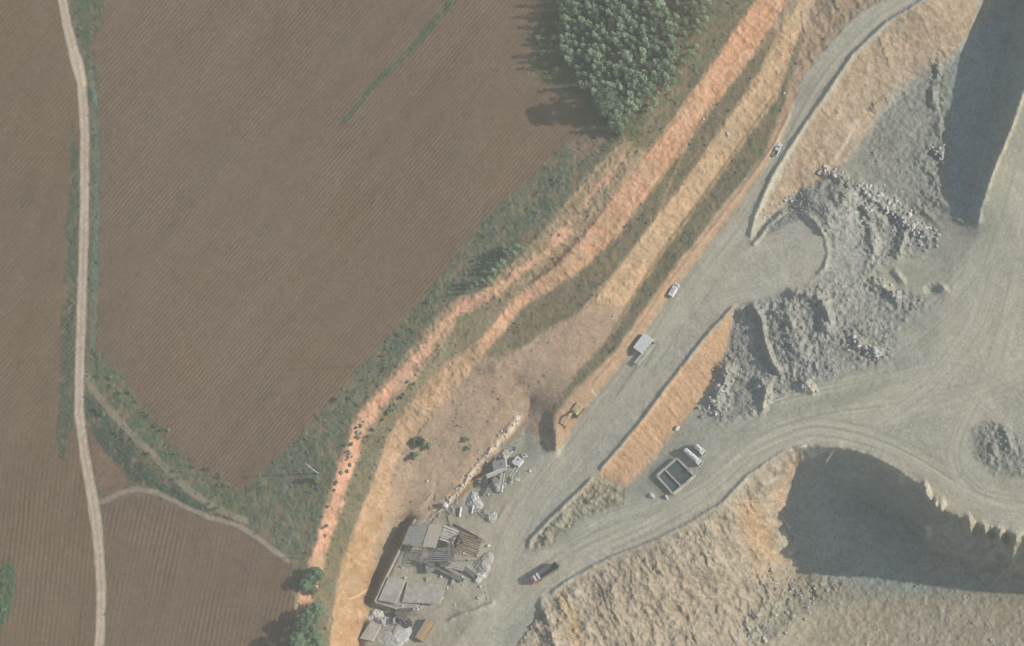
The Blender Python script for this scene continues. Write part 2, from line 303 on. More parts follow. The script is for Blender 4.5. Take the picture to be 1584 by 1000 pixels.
# crusher yard, rocky bits
paint('tipped_rock', poly_field([(925,735),(895,768),(852,806),(826,832),(824,852),(850,846),(900,800),(960,785),(975,755)]), (143,139,124), 4, 1, .8, 0)
paint('crusher_yard', poly_field([(645,806),(690,790),(760,800),(770,812),(752,850),(752,900),(740,950),(690,1010),(660,1220),(545,1220),(556,1000),(572,940),(590,905),(615,860)]), (157,153,139), 5, 1, .25, 0)
paint('crusher_yard', poly_field([(806,652),(845,690),(845,700),(800,760),(762,800),(700,795),(680,790),(720,760),(760,716)]), (149,147,135), 5, 1, .3, 0)
# lower pit
paint('pit_slope', poly_field([(850,930),(885,897),(940,867),(1000,845),(1060,817),(1120,782),(1160,737),(1215,700),(1250,695),(1240,722),(1222,785),(1235,850),(1240,900),(1190,950),(1165,1010),(1100,1220),(760,1220),(800,1000)]), (152,144,130), 5, 1, .75, 0)
D, T, _ = line_field([(1160,790),(1180,840),(1190,880),(1210,930)]); paint('', D - 20, (160,140,116), 14, 1, newzone=False, strength=.8)
D, T, _ = line_field([(870,925),(885,960),(900,1020)]); paint('', D - 8, (164,146,122), 8, 1, newzone=False, strength=.9)
D, T, _ = line_field([(1230,705),(1220,740),(1205,780)]); paint('', D - 8, (168,146,124), 8, 1, newzone=False, strength=.7)
paint('pit_floor', poly_field([(1250,695),(1345,708),(1425,757),(1450,790),(1500,810),(1584,833),(1900,890),(1900,1220),(1100,1220),(1165,1010),(1190,950),(1240,900),(1232,850),(1220,785),(1236,722)]), (143,140,126), 5, 1, .62, 0)
paint('', poly_field([(1250,695),(1345,708),(1425,757),(1450,790),(1500,830),(1584,860),(1700,900),(1400,920),(1250,890),(1215,840),(1225,760)]), (139,143,137), 14, 1, newzone=False)  # cool tone of the shadowed pit floor, painted into the earth colour
paint('', poly_field([(1180,1000),(1250,935),(1350,925),(1584,935),(1900,960),(1900,1100),(1180,1100)]), (156,150,134), 16, 1, newzone=False)
paint('pit_floor_upper', poly_field([(1600,-220),(1512,0),(1500,55),(1474,100),(1405,145),(1355,192),(1318,250),(1345,275),(1400,315),(1446,362),(1490,350),(1512,345),(1524,300),(1541,250),(1563,200),(1582,140),(1604,60),(1640,-220)]), (146,144,132), 6, 1, .35, 0)
paint('', poly_field([(1470,90),(1640,-100),(1604,60),(1582,140),(1541,250),(1512,345),(1470,340),(1462,200)]), (138,145,142), 8, 1, newzone=False, strength=.9)  # blue-grey shade in the outline of the east wall's shadow, painted on the floor

paint('', poly_field([(1375,150),(1440,90),(1468,95),(1465,300),(1440,350),(1400,320),(1345,275),(1330,240)]) , (138,139,132), 16, 1, rock=.95, newzone=False, strength=.8)
paint('', poly_field([(1170,905),(1215,870),(1250,890),(1300,905),(1260,940),(1200,985),(1150,1010),(1160,950)]), (137,135,122), 9, 1, rock=.95, newzone=False, strength=.9)
paint('', poly_field([(1440,830),(1500,845),(1584,870),(1584,900),(1440,880)]), (146,141,127), 9, 1, rock=1.0, newzone=False, strength=.8)
# ------------------------------------------------------------------ colour variation that belongs to the ground itself
n_px = fbm(FX, FY, 2.7, 1, 10)
lum = 1 + .05 * n_big + .04 * n_mid + .045 * n_sm + .06 * n_fine + .035 * n_px
quarry = 1 - np.clip(m_main + m_west + m_sw, 0, 1)
lum += quarry * (.05 * n_mid + .075 * n_sm + .06 * n_px)
hard = sstep(rough_rock, .4, 1.0)
rubn = fbm(FX, FY, 6.0, 3, 2)
lum += hard * (.11 * rubn + .15 * fbm(FX, FY, 3.6, 2, 11))
colr *= lum[..., None]
# tint drift between pinkish and grey-green earth
tint = fbm(FX, FY, 60, 3, 7)
colr[..., 0] *= 1 + .03 * tint; colr[..., 2] *= 1 - .03 * tint
# grass: patches of bare earth, greener tufts
gp = fbm(FX, FY, 9, 3, 10); gp2 = fbm(FX, FY, 26, 2, 11)
gm = .8 * grass * sstep(gp + .5 * gp2, -.1, .6)
colr = colr * (1 - .55 * gm[..., None]) + (.55 * gm)[..., None] * lin((106, 115, 100)) / GAIN
gm2 = 1.7 * grass * sstep(-gp - .5 * gp2, 0, .55)
colr = colr * (1 - .4 * gm2[..., None]) + (.4 * gm2)[..., None] * lin((140, 126, 108)) / GAIN
# face streaks (washed-out runs down the slope)
zm = lambda *n: np.isin(zone, [ZN.index(k) for k in n])
face = zm('quarry_face').astype(float)
st = rot_noise(42, 26, 7, 3, FX + 7 * n_mid + 3 * n_sm, FY + 5 * n_mid) * (.4 + .6 * fbm(FX, FY, 50, 2, 4)) ; st2 = rot_noise(-52, 60, 9, 6)
colr *= (1 + face * (.05 * st + .07 * st2 + .05 * n_sm + .04 * n_fine))[..., None]
colr[..., 0] *= 1 + face * .03 * st2
fpatch = face * sstep(fbm(FX, FY, 44, 3, 9) + .3 * n_sm, .05, .5)
colr = colr * (1 - .5 * fpatch[..., None]) + (.5 * fpatch)[..., None] * lin((150, 138, 119))
fp2 = face * sstep(fbm(FX, FY, 24, 3, 2) + .3 * n_sm, .2, .55)
colr = colr * (1 - .5 * fp2[..., None]) + (.5 * fp2)[..., None] * lin((184, 158, 134))
fp3 = zm('hillside', 'quarry_slope', 'road_bank', 'pit_slope').astype(float) * sstep(fbm(FX, FY, 20, 3, 4) + .4 * n_mid, .05, .5)
colr = colr * (1 - .4 * fp3[..., None]) + (.4 * fp3)[..., None] * lin((137, 131, 116))
ps = zm('pit_slope').astype(float); gx = FX + 9 * n_mid + 5 * n_sm; gy = FY + 8 * fbm(FX, FY, 45, 2, 9); gsharp = (1 - 2.4 * np.abs(rot_noise(64, 42, 6.5, 2, gx, gy))); gully = .6 * rot_noise(60, 70, 9, 5, gx, gy) + .5 * rot_noise(70, 34, 20, 1, gx, gy)
colr *= (1 + ps * (.10 * gully + .07 * gsharp + .07 * n_sm + .07 * n_fine + .05 * n_px))[..., None]
cp = ps * sstep(fbm(FX, FY, 70, 2, 6) + .3 * gully, -.1, .5)
colr = colr * (1 - .5 * cp[..., None]) + (.5 * cp)[..., None] * lin((158, 148, 132)) / GAIN
us = zm('quarry_slope').astype(float); gully2 = rot_noise(72, 60, 7, 7, gx, gy) * (.35 + .65 * sstep(-FY + 25 * n_mid, -130, -40))
colr *= (1 + us * (.09 * gully2 + .05 * n_sm + .05 * n_fine))[..., None]
ob = zm('quarry_face_below_road').astype(float); gully3 = rot_noise(48, 30, 5, 8)
colr *= (1 + ob * .07 * gully3)[..., None]
# wheel tracks on the haul roads, following the road
def tracks(line, wid, amp, seed, lane=5.0, col=(176,172,154)):
    D, T, SG = line_field(line, wid + 10)
    d = smp(D, 0); t = bil(T, (FX - X0) / GS, (FY - Y0) / GS); s = bil(SG, (FX - X0) / GS, (FY - Y0) / GS)
    ds = d * s; k = (1 - sstep(d, wid * .55, wid))
    n = vn(t / 90, (ds + 200) / lane, 1, seed) * 2 - 1; n2 = vn(t / 40, (ds + 200) / (lane * .45), 1, seed + 1) * 2 - 1
    road = zm('haul_road', 'crusher_yard').astype(float) * k
    v = (n * .65 + n2 * .35) * amp * road
    colr[...] *= (1 + v)[..., None]
    pm = .35 * road * np.exp(-(d / (wid * .38)) ** 2)
    colr[...] = colr * (1 - pm[..., None]) + pm[..., None] * lin(col) / GAIN
tracks([(1500,-40),(1400,5),(1330,55),(1270,130),(1225,210),(1190,280),(1130,370),(1070,450),(990,570),(910,670),(830,770),(785,850),(770,930),(720,1010)], 38, .13, 1)
tracks([(1584,575),(1480,620),(1380,640),(1270,655),(1170,690),(1090,755),(1000,805),(900,850),(830,900),(780,960)], 34, .16, 3)
tracks([(1600,800),(1500,765),(1420,715),(1340,680),(1250,668),(1160,705)], 26, .16, 4)
tracks([(1600,150),(1560,300),(1530,400),(1500,500),(1430,590),(1350,640)], 50, .10, 6)
tracks([(1584,700),(1520,620),(1440,600),(1380,640)], 24, .10, 7)
tracks([(1584,400),(1540,560),(1480,690),(1560,770)], 24, .09, 8)
tracks([(860,690),(830,720),(790,760),(740,850),(690,950),(640,1000)], 30, .08, 9)
# thin looping wheel marks
def mark(line, w, col, k=.6):
    """a wheel mark or stripe of another tone along a line"""
    xs = [p[0] for p in line]; ys = [p[1] for p in line]; m_ = w * 4 + 8
    i0, i1 = np.searchsorted(ax_, min(xs) - m_), np.searchsorted(ax_, max(xs) + m_); j0, j1 = np.searchsorted(ay_, min(ys) - m_), np.searchsorted(ay_, max(ys) + m_)
    x = FX[j0:j1, i0:i1]; y = FY[j0:j1, i0:i1]; d = np.full(x.shape, 99.)
    for (ax0, ay0), (bx0, by0) in zip(line[:-1], line[1:]):
        dx, dy = bx0 - ax0, by0 - ay0; t = np.clip(((x - ax0) * dx + (y - ay0) * dy) / (dx * dx + dy * dy + 1e-9), 0, 1)
        d = np.minimum(d, np.hypot(x - ax0 - t * dx, y - ay0 - t * dy))
    m = np.clip(k * np.exp(-(d / w) ** 2) * (1 + .5 * n_mid[j0:j1, i0:i1] + .3 * n_sm[j0:j1, i0:i1]), 0, 1)[..., None]
    colr[j0:j1, i0:i1] = colr[j0:j1, i0:i1] * (1 - m) + m * lin(col)
def smooth(pts, n=10):
    out = []; Pp = [pts[0]] + list(pts) + [pts[-1]]
    for a, b, c, d in zip(Pp[:-3], Pp[1:-2], Pp[2:-1], Pp[3:]):
        for i in range(n):
            t = i / n; out.append(tuple(.5 * (2 * b[q] + (c[q] - a[q]) * t + (2 * a[q] - 5 * b[q] + 4 * c[q] - d[q]) * t * t + (3 * b[q] - a[q] - 3 * c[q] + d[q]) * t ** 3) for q in (0, 1)))
    return out + [pts[-1]]
rt = random.Random(21)
def ruts(line, spread, n):
    L = smooth(line, 5)
    for _ in range(n):
        off = rt.gauss(0, spread); a = rt.randrange(0, max(1, len(L) - 10)); b = min(len(L), a + rt.randrange(9, 26)); seg = L[a:b]; ph = rt.uniform(0, 6); amp = rt.uniform(0, 5)
        for side in (0, 5.5):
            q = []
            for i, p in enumerate(seg):
                p0 = seg[max(0, i - 1)]; p1 = seg[min(len(seg) - 1, i + 1)]; dx, dy = p1[0] - p0[0], p1[1] - p0[1]; l = math.hypot(dx, dy) + 1e-6
                o = off + side + amp * math.sin(ph + i * .25); q.append((p[0] - dy / l * o, p[1] + dx / l * o))
            if len(q) > 1: mark(q, rt.uniform(1.0, 1.7), rt.choice([(184,179,163), (184,179,163), (143,141,128)]), rt.uniform(.12, .42))
ROADS = [([(1500,-40),(1400,5),(1330,55),(1270,130),(1225,210),(1185,290),(1130,370),(1070,450),(990,570),(910,670),(830,770),(785,850),(770,930),(720,1010)], 12, 22),
 ([(1584,575),(1480,620),(1380,640),(1270,655),(1170,690),(1090,755),(1000,805),(900,850),(830,900),(780,960)], 11, 24),
 ([(1600,805),(1500,765),(1420,715),(1340,680),(1250,668),(1160,705)], 9, 14), ([(1600,150),(1560,300),(1530,400),(1500,500),(1430,590),(1350,640)], 20, 16),
 ([(1584,700),(1520,620),(1440,600),(1380,640)], 14, 7), ([(1584,400),(1540,560),(1480,690),(1510,760),(1590,780)], 12, 8), ([(1300,560),(1400,520),(1470,460),(1540,380)], 14, 8),
 ([(1140,400),(1200,360),(1250,370),(1240,420),(1170,450),(1100,470)], 10, 8), ([(1100,680),(1200,620),(1320,590),(1450,560)], 9, 6), ([(860,850),(940,800),(1040,770),(1100,740)], 6, 5), ([(760,960),(700,940),(650,960)], 6, 3)]
for L, sp, n in ROADS: ruts(L, sp, n)
mark([(915,602),(924,615),(922,632),(905,660),(885,690),(865,705)], 1.6, (178,173,155), .7)
mark([(800,648),(812,672),(845,682),(870,700)], 1.4, (172,168,150), .5)
mark([(845,705),(830,732),(805,746),(790,742)], 1.4, (178,172,155), .5)
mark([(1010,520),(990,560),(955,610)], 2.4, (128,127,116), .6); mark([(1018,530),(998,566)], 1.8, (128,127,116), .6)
mark([(541,927),(556,921),(572,911)], 1.2, (196,184,160), .6)
mark([(1278,262),(1300,235),(1318,205),(1325,188)], 3.5, (178,168,152), .6)
mark([(1060,232),(1030,300),(1015,345),(985,380),(955,420)], 3.0, (182,160,132), .4)
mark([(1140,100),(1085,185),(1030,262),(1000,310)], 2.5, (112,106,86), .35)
mark([(1196,150),(1085,306),(1025,386),(985,448),(950,508),(930,545)], 2.2, (104,98,80), .5)  # gully at the foot of the third scarp, drawn only as a darker line
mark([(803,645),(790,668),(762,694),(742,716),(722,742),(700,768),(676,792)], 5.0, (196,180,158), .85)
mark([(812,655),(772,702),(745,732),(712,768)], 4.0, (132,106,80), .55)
mark([(672,735),(668,770),(650,790),(635,800)], 3.5, (180,162,142), .5)
mark([(240,620),(300,560),(420,450),(560,330)], 1.5, (116,104,91), .0)
mark([(1014,748),(1028,760)], 9, (122,128,117), .7); mark([(1036,708),(1008,730)], 6, (124,130,120), .5)
# bright stone faces
for x, y, r in ((1437,826,5),(1395,742,5),(1120,750,4),(1225,700,6),(770,692,6)):
    m = .6 * np.exp(-(((FX - x) / r) ** 2 + ((FY - y) / (r * 2)) ** 2)); colr = colr * (1 - m[..., None]) + m[..., None] * lin((190, 180, 162)) / GAIN

# ------------------------------------------------------------------ relief
def to_albedo(c): return np.clip((c - np.array([.084, .086, .080])) / .74, .02, .8)
Z = base_z(FX, FY)
def furrows(m, ang, wl, amp, bend=0, x=FX, y=FY):
    c, s = math.cos(math.radians(ang)), math.sin(math.radians(ang))
    u = -x * s + y * c + bend
    fade = np.clip(.68 + .75 * fbm(x, y, 70, 3, 5) + .35 * rot_noise(ang, 160, 12, 6, x, y), .05, 1.2)
    w = np.sin(u * 2 * math.pi / wl + 1.2 * fbm(x, y, 60, 2, 2))
    global Z, colr
    Z = Z + m * amp * w * fade
    colr = colr * (1 + m * .085 * w * fade)[..., None]
furrows(m_main, -50, 5.6, .085)
furrows(m_west * sstep(-FY, -800, -600), -48, 6.0, .03)
furrows(m_west * (1 - sstep(-FY, -800, -600)), -84, 7.5, .045)
furrows(m_sw, -78, 7.5, .05)
Z += m_main * .05 * rot_noise(-50, 260, 14, 2) + m_west * .05 * rot_noise(-60, 200, 14, 3)
colr *= (1 + .05 * m_main * rot_noise(-50, 300, 22, 4) + .05 * m_west * rot_noise(-75, 200, 18, 2) + .04 * m_sw * rot_noise(-78, 200, 16, 5))[..., None]
Z -= m_track * .04
# berms of spoil along the road edges
def berm(pts, h, w, light=(164,162,150), rockk=.6, gap=0):
    global Z, colr
    D, T, _ = line_field(pts, 40); d = smp(D, 2); tt = smp(T, 2); tot = sum(math.dist(a, b) for a, b in zip(pts[:-1], pts[1:])); h = h * sstep(np.minimum(tt, tot - tt), -1, 9)
    e = np.exp(-(d / w) ** 2) * (1 + .28 * n_sm + .2 * n_mid); Z = Z + h * e
    w = w * .74; e2 = np.exp(-(d / w) ** 2) * (1 + .25 * n_sm + .25 * n_mid); Z = Z + h * (.95 * e2 - e); m = .18 * np.exp(-(d / (w * 1.2)) ** 2); colr = colr * (1 - m[..., None]) + m[..., None] * lin(light) / GAIN
berm([(1450,-12),(1426,2),(1370,37),(1320,83),(1281,142),(1246,193),(1216,238),(1191,281),(1168,336),(1160,370)], 1.15, 4.2)
berm([(1160,372),(1166,376),(1176,366),(1192,345),(1215,325)], 1.1, 4)
berm([(1243,332),(1262,342),(1276,366),(1281,392),(1276,416),(1262,428)], 1.0, 4)
berm([(1137,472),(1098,514),(1048,577),(998,645),(948,705),(925,730)], 1.05, 3.8, (160,152,138))
berm([(918,738),(888,768),(848,806),(821,836),(817,852)], 1.2, 4.2)
berm([(1250,690),(1213,700),(1158,736),(1118,780),(1058,816),(998,844),(938,867),(883,897),(850,920)], 1.1, 4.5, (156,154,142))
berm([(1522,300),(1540,252),(1562,202),(1582,142)], 1.0, 5, (170,163,146))
berm([(1512,350),(1515,320),(1524,298)], 1.2, 6, (176,172,158))
berm([(1222,172),(1200,222),(1144,300),(1080,382),(1020,462),(970,535),(915,600)], .55, 3.2, (168,150,132))
berm([(1260,690),(1300,693),(1345,706),(1385,726),(1423,755),(1450,788),(1500,809),(1584,832)], .7, 5, (158,154,138))
berm([(768,930),(735,945),(712,952),(690,962)], .9, 3.5)
# heaps of tipped rock, spoil ridges
def heap(x, y, r1, r2, ang, h, p=1.6):
    global Z
    c, s = math.cos(math.radians(ang)), math.sin(math.radians(ang))
    u = (wx - x) * c + (wy - y) * s; v = -(wx - x) * s + (wy - y) * c
    q = np.sqrt((u / r1) ** 2 + (v / r2) ** 2); Z = Z + h * np.clip(1 - q ** p, 0, 1) * (1 + .25 * n_sm)
RID = np.zeros(FX.shape)
def ridge(pts, h, w, warp=1):
    global Z, RID
    D, T, _ = line_field(pts, 50); d = smp(D, warp); tt = smp(T, 1); tot = sum(math.dist(a, b) for a, b in zip(pts[:-1], pts[1:])); tp = sstep(np.minimum(tt, tot - tt), -3, min(14, tot * .3)); RID = np.maximum(RID, 1 - sstep(d, w * .8, w * 2.2)); w = w * (.75 + .4 * n_mid + .25 * tp); Z = Z + .85 * h * tp * np.clip(1 - d / w, 0, 1) ** 1.2 * (1 + .35 * n_sm + .25 * n_mid)
heap(1290,325,62,42,30,4.2); heap(1312,300,30,24,30,3.0); heap(1352,330,30,14,50,2.5)
ridge([(1262,268),(1300,272),(1335,288),(1345,305)], 2.2, 10)
ridge([(1340,300),(1375,322),(1405,345),(1440,368)], 3.4, 15); ridge([(1405,348),(1395,385),(1385,400)], 2.6, 12)
ridge([(1338,310),(1348,360),(1352,400)], 2.0, 10)
ridge([(1163,470),(1177,492),(1184,530),(1196,562),(1210,582)], 3.8, 7, 2)
ridge([(1212,455),(1245,452),(1272,462),(1278,490),(1275,520)], 3.4, 13)
ridge([(1215,470),(1225,510),(1240,560)], 2.4, 22)
ridge([(1345,432),(1372,448),(1396,468)], 2.8, 12); ridge([(1310,520),(1340,538),(1362,552)], 2.8, 12)
ridge([(1380,415),(1400,440)], 1.6, 9)
ridge([(1125,555),(1120,590),(1100,630)], 2.8, 16); ridge([(1240,590),(1260,605)], 2.5, 12); ridge([(1160,600),(1190,590),(1175,640)], 2.2, 12)
heap(1440,448,14,10,0,-1.2); ridge([(1455,438),(1462,450)], 1.5, 7)
ridge([(1440,240),(1458,235),(1462,255)], 2.0, 10)
ridge([(1455,90),(1448,125)], 1.8, 8); ridge([(1440,138),(1448,172)], 1.6, 8); ridge([(1340,178),(1362,160),(1385,150)], 1.2, 7); ridge([(1452,180),(1456,215)], 1.3, 7); ridge([(1425,250),(1452,285),(1462,310)], 1.3, 9); ridge([(1470,335),(1500,352)], 1.3, 8); ridge([(1478,300),(1492,318)], 1.3, 6); ridge([(1440,300),(1470,320),(1500,330)], 1.4, 14); ridge([(1420,320),(1450,345)], 1.2, 7)
ridge([(1552,660),(1566,700)], 1.8, 12); ridge([(1530,700),(1540,690)], 1.6, 12)
ridge([(1190,890),(1230,905),(1280,900)], 2.4, 20); ridge([(1160,960),(1210,930)], 2.2, 20)
ridge([(880,790),(850,820),(838,845)], 1.6, 14); ridge([(905,775),(930,770),(960,775)], 1.2, 9)
ridge([(1450,768),(1444,800),(1438,830)], 4.5, 7); ridge([(1458,770),(1452,800)], 3.0, 6); ridge([(1496,800),(1510,850)], 10, 11); ridge([(1522,812),(1534,850),(1526,872)], 12, 13); ridge([(1546,818),(1556,860)], 12, 11); ridge([(1572,824),(1566,870),(1545,886)], 13, 13); ridge([(1430,745),(1438,790),(1430,832)], 6, 8); ridge([(1480,800),(1484,835)], 3, 6); ridge([(1300,700),(1292,740)], 3, 8); ridge([(1285,698),(1275,735)], 2.5, 6)
ridge([(745,712),(770,700),(790,690)], 1.0, 12); heap(745,742,22,12,-30,-1.3)
ridge([(803,645),(762,694),(722,742),(676,794)], 1.0, 5)
ridge([(838,925),(850,960),(858,1000)], 2.0, 9)
ridge([(805,925),(850,905)], .0, 9)
# surface roughness by ground type
rid = 1 - np.abs(fbm(FX, FY, 10, 3, 8)) * 2.2
Z += hard * ((.22 + .45 * RID) * rubn + (.12 + .3 * RID) * rid) + RID * hard * .2 * n_fine + (sstep(rough_rock, .15, .6)) * (.22 * rubn + .22 * n_sm)
Z += grass * (.22 * gp + .16 * n_fine)
Z += face * (.28 * st + .25 * st2 + .16 * n_fine + .2 * n_sm)
Z += ps * (.26 * gsharp * (.5 + n_mid) + .8 * gully + .45 * n_sm + .2 * rubn + .12 * n_fine + 1.2 * n_mid) * sstep(smp(line_field([p[:2] for p in PITCREST], 40)[0], 0), 2, 22)
Z += us * (.24 * gully2 + .14 * n_sm + .08 * n_fine)
Z += ob * (.16 * gully3 + .1 * n_fine)
Z += .05 * n_sm + .035 * n_fine + .1 * n_mid * quarry
# the outermost land flattens away
def ground(x, y):
    i = np.searchsorted(ax_, x) - 1; j = np.searchsorted(ay_, y) - 1
    i = int(min(max(i, 0), NXg - 2)); j = int(min(max(j, 0), NYg - 2))
    fx = (x - ax_[i]) / (ax_[i + 1] - ax_[i]); fy = (y - ay_[j]) / (ay_[j + 1] - ay_[j])
    return float((Z[j, i] * (1 - fx) + Z[j, i + 1] * fx) * (1 - fy) + (Z[j + 1, i] * (1 - fx) + Z[j + 1, i + 1] * fx) * fy)
def G(x, y, dz=0.0): return Vector(P(x, y, ground(x, y))) + Vector((0, 0, dz))

# ------------------------------------------------------------------ materials
def mat(name, col, rough=.8, metal=0.0, amp=.15, scale=1.5, spec=.3, bump=0.0):
    m = bpy.data.materials.new(name); m.use_nodes = True; n = m.node_tree.nodes; l = m.node_tree.links
    bs = n['Principled BSDF']; bs.inputs['Roughness'].default_value = rough; bs.inputs['Metallic'].default_value = metal
    bs.inputs['Specular IOR Level'].default_value = spec
    g = n.new('ShaderNodeNewGeometry'); t = n.new('ShaderNodeTexNoise'); t.inputs['Scale'].default_value = scale; t.inputs['Detail'].default_value = 5
    l.new(g.outputs['Position'], t.inputs['Vector'])
    mr = n.new('ShaderNodeMapRange'); mr.inputs['From Min'].default_value = .3; mr.inputs['From Max'].default_value = .7
    mr.inputs['To Min'].default_value = 1 - amp; mr.inputs['To Max'].default_value = 1 + amp
    l.new(t.outputs[0], mr.inputs['Value'])
    v = n.new('ShaderNodeVectorMath'); v.operation = 'SCALE'; v.inputs[0].default_value = col; l.new(mr.outputs[0], v.inputs['Scale'])
    l.new(v.outputs[0], bs.inputs['Base Color'])
    if bump:
        bp = n.new('ShaderNodeBump'); bp.inputs['Strength'].default_value = bump; bp.inputs['Distance'].default_value = .1
        l.new(t.outputs[0], bp.inputs['Height']); l.new(bp.outputs[0], bs.inputs['Normal'])
    return m
def ground_mat():
    m = bpy.data.materials.new('ground_earth'); m.use_nodes = True; n = m.node_tree.nodes; l = m.node_tree.links
    bs = n['Principled BSDF']; bs.inputs['Roughness'].default_value = .95; bs.inputs['Specular IOR Level'].default_value = .1
    at = n.new('ShaderNodeAttribute'); at.attribute_name = 'earth'
    g = n.new('ShaderNodeNewGeometry')
    t = n.new('ShaderNodeTexNoise'); t.inputs['Scale'].default_value = 1.1; t.inputs['Detail'].default_value = 8; t.inputs['Roughness'].default_value = .65
    l.new(g.outputs['Position'], t.inputs['Vector'])
    mr = n.new('ShaderNodeMapRange'); mr.inputs['From Min'].default_value = .3; mr.inputs['From Max'].default_value = .7
    mr.inputs['To Min'].default_value = .84; mr.inputs['To Max'].default_value = 1.16
    l.new(t.outputs[0], mr.inputs['Value'])
    v = n.new('ShaderNodeVectorMath'); v.operation = 'SCALE'; l.new(at.outputs['Color'], v.inputs[0]); l.new(mr.outputs[0], v.inputs['Scale'])
    l.new(v.outputs[0], bs.inputs['Base Color'])
    bp = n.new('ShaderNodeBump'); bp.inputs['Strength'].default_value = .6; bp.inputs['Distance'].default_value = .14
    l.new(t.outputs[0], bp.inputs['Height']); l.new(bp.outputs[0], bs.inputs['Normal'])
    return m
GM = ground_mat()
# ------------------------------------------------------------------ the ground, one sheet cut along the borders of its kinds
PTS = P(FX, FY, Z).reshape(-1, 3).astype(np.float32)
CC = np.concatenate([to_albedo(colr), np.ones(FX.shape + (1,))], -1).reshape(-1, 4).astype(np.float32)
fz = zone[:-1, :-1].ravel()
idx = np.arange(NXg * NYg).reshape(NYg, NXg)
quads = np.stack([idx[:-1, :-1], idx[1:, :-1], idx[1:, 1:], idx[:-1, 1:]], -1).reshape(-1, 4)
NAMES = {'ploughed_field_west': 'ploughed_field', 'ploughed_field_south': 'ploughed_field', 'fallow_triangle': 'ploughed_field', 'grass_verge_west': 'grass_verge',
         'grass_verge_path': 'grass_verge', 'grass_strip': 'grass_verge', 'upper_bench': 'quarry_bench', 'middle_bench': 'quarry_bench', 'lower_bench': 'quarry_bench',
         'quarry_face_below_road': 'quarry_face', 'pit_floor_upper': 'pit_floor', 'tipped_rock': 'rubble_ground'}
for k, zn in enumerate(ZN):
    q = quads[fz == k]
    if not len(q): continue
    u, inv = np.unique(q, return_inverse=True); inv = inv.reshape(-1)
    me = bpy.data.meshes.new(NAMES.get(zn, zn))
    me.vertices.add(len(u)); me.vertices.foreach_set('co', PTS[u].ravel())
    nf = len(q); me.loops.add(nf * 4); me.loops.foreach_set('vertex_index', inv.astype(np.int32))
    me.polygons.add(nf); me.polygons.foreach_set('loop_start', (np.arange(nf) * 4).astype(np.int32)); me.polygons.foreach_set('loop_total', np.full(nf, 4, np.int32))
    ca = me.color_attributes.new('earth', 'FLOAT_COLOR', 'POINT'); ca.data.foreach_set('color', CC[u].ravel())
    me.update(calc_edges=True); me.materials.append(GM)
    o = bpy.data.objects.new(NAMES.get(zn, zn), me); COL.objects.link(o); o['kind'] = 'structure'

# ------------------------------------------------------------------ the hazy air under the aircraft
def haze():
    lo = PTS.min(0) - np.array([20, 20, 1.0]); hi = PTS.max(0) + np.array([20, 20, 0]); hi[2] = CN[2] + 20
    hi[0] = max(hi[0], CN[0] + 50); lo[1] = min(lo[1], CN[1] - 50)
    v = [(x, y, z) for x in (lo[0], hi[0]) for y in (lo[1], hi[1]) for z in (lo[2], hi[2])]
    f = [(0,1,3,2),(4,6,7,5),(0,4,5,1),(2,3,7,6),(0,2,6,4),(1,5,7,3)]
    me = bpy.data.meshes.new('haze'); me.from_pydata([tuple(map(float, p)) for p in v], [], f)
    m = bpy.data.materials.new('hazy_air'); m.use_nodes = True; n = m.node_tree; n.nodes.remove(n.nodes['Principled BSDF'])
    pv = n.nodes.new('ShaderNodeVolumePrincipled'); pv.inputs['Color'].default_value = (.92, .97, .92, 1); pv.inputs['Density'].default_value = HAZE
    n.links.new(pv.outputs[0], n.nodes['Material Output'].inputs['Volume']); me.materials.append(m)
    o = bpy.data.objects.new('haze', me); COL.objects.link(o); o['kind'] = 'stuff'; o['label'] = 'thin pale haze between the high viewpoint and the land'; o['category'] = 'haze'
HAZE = 1.1e-4
haze()

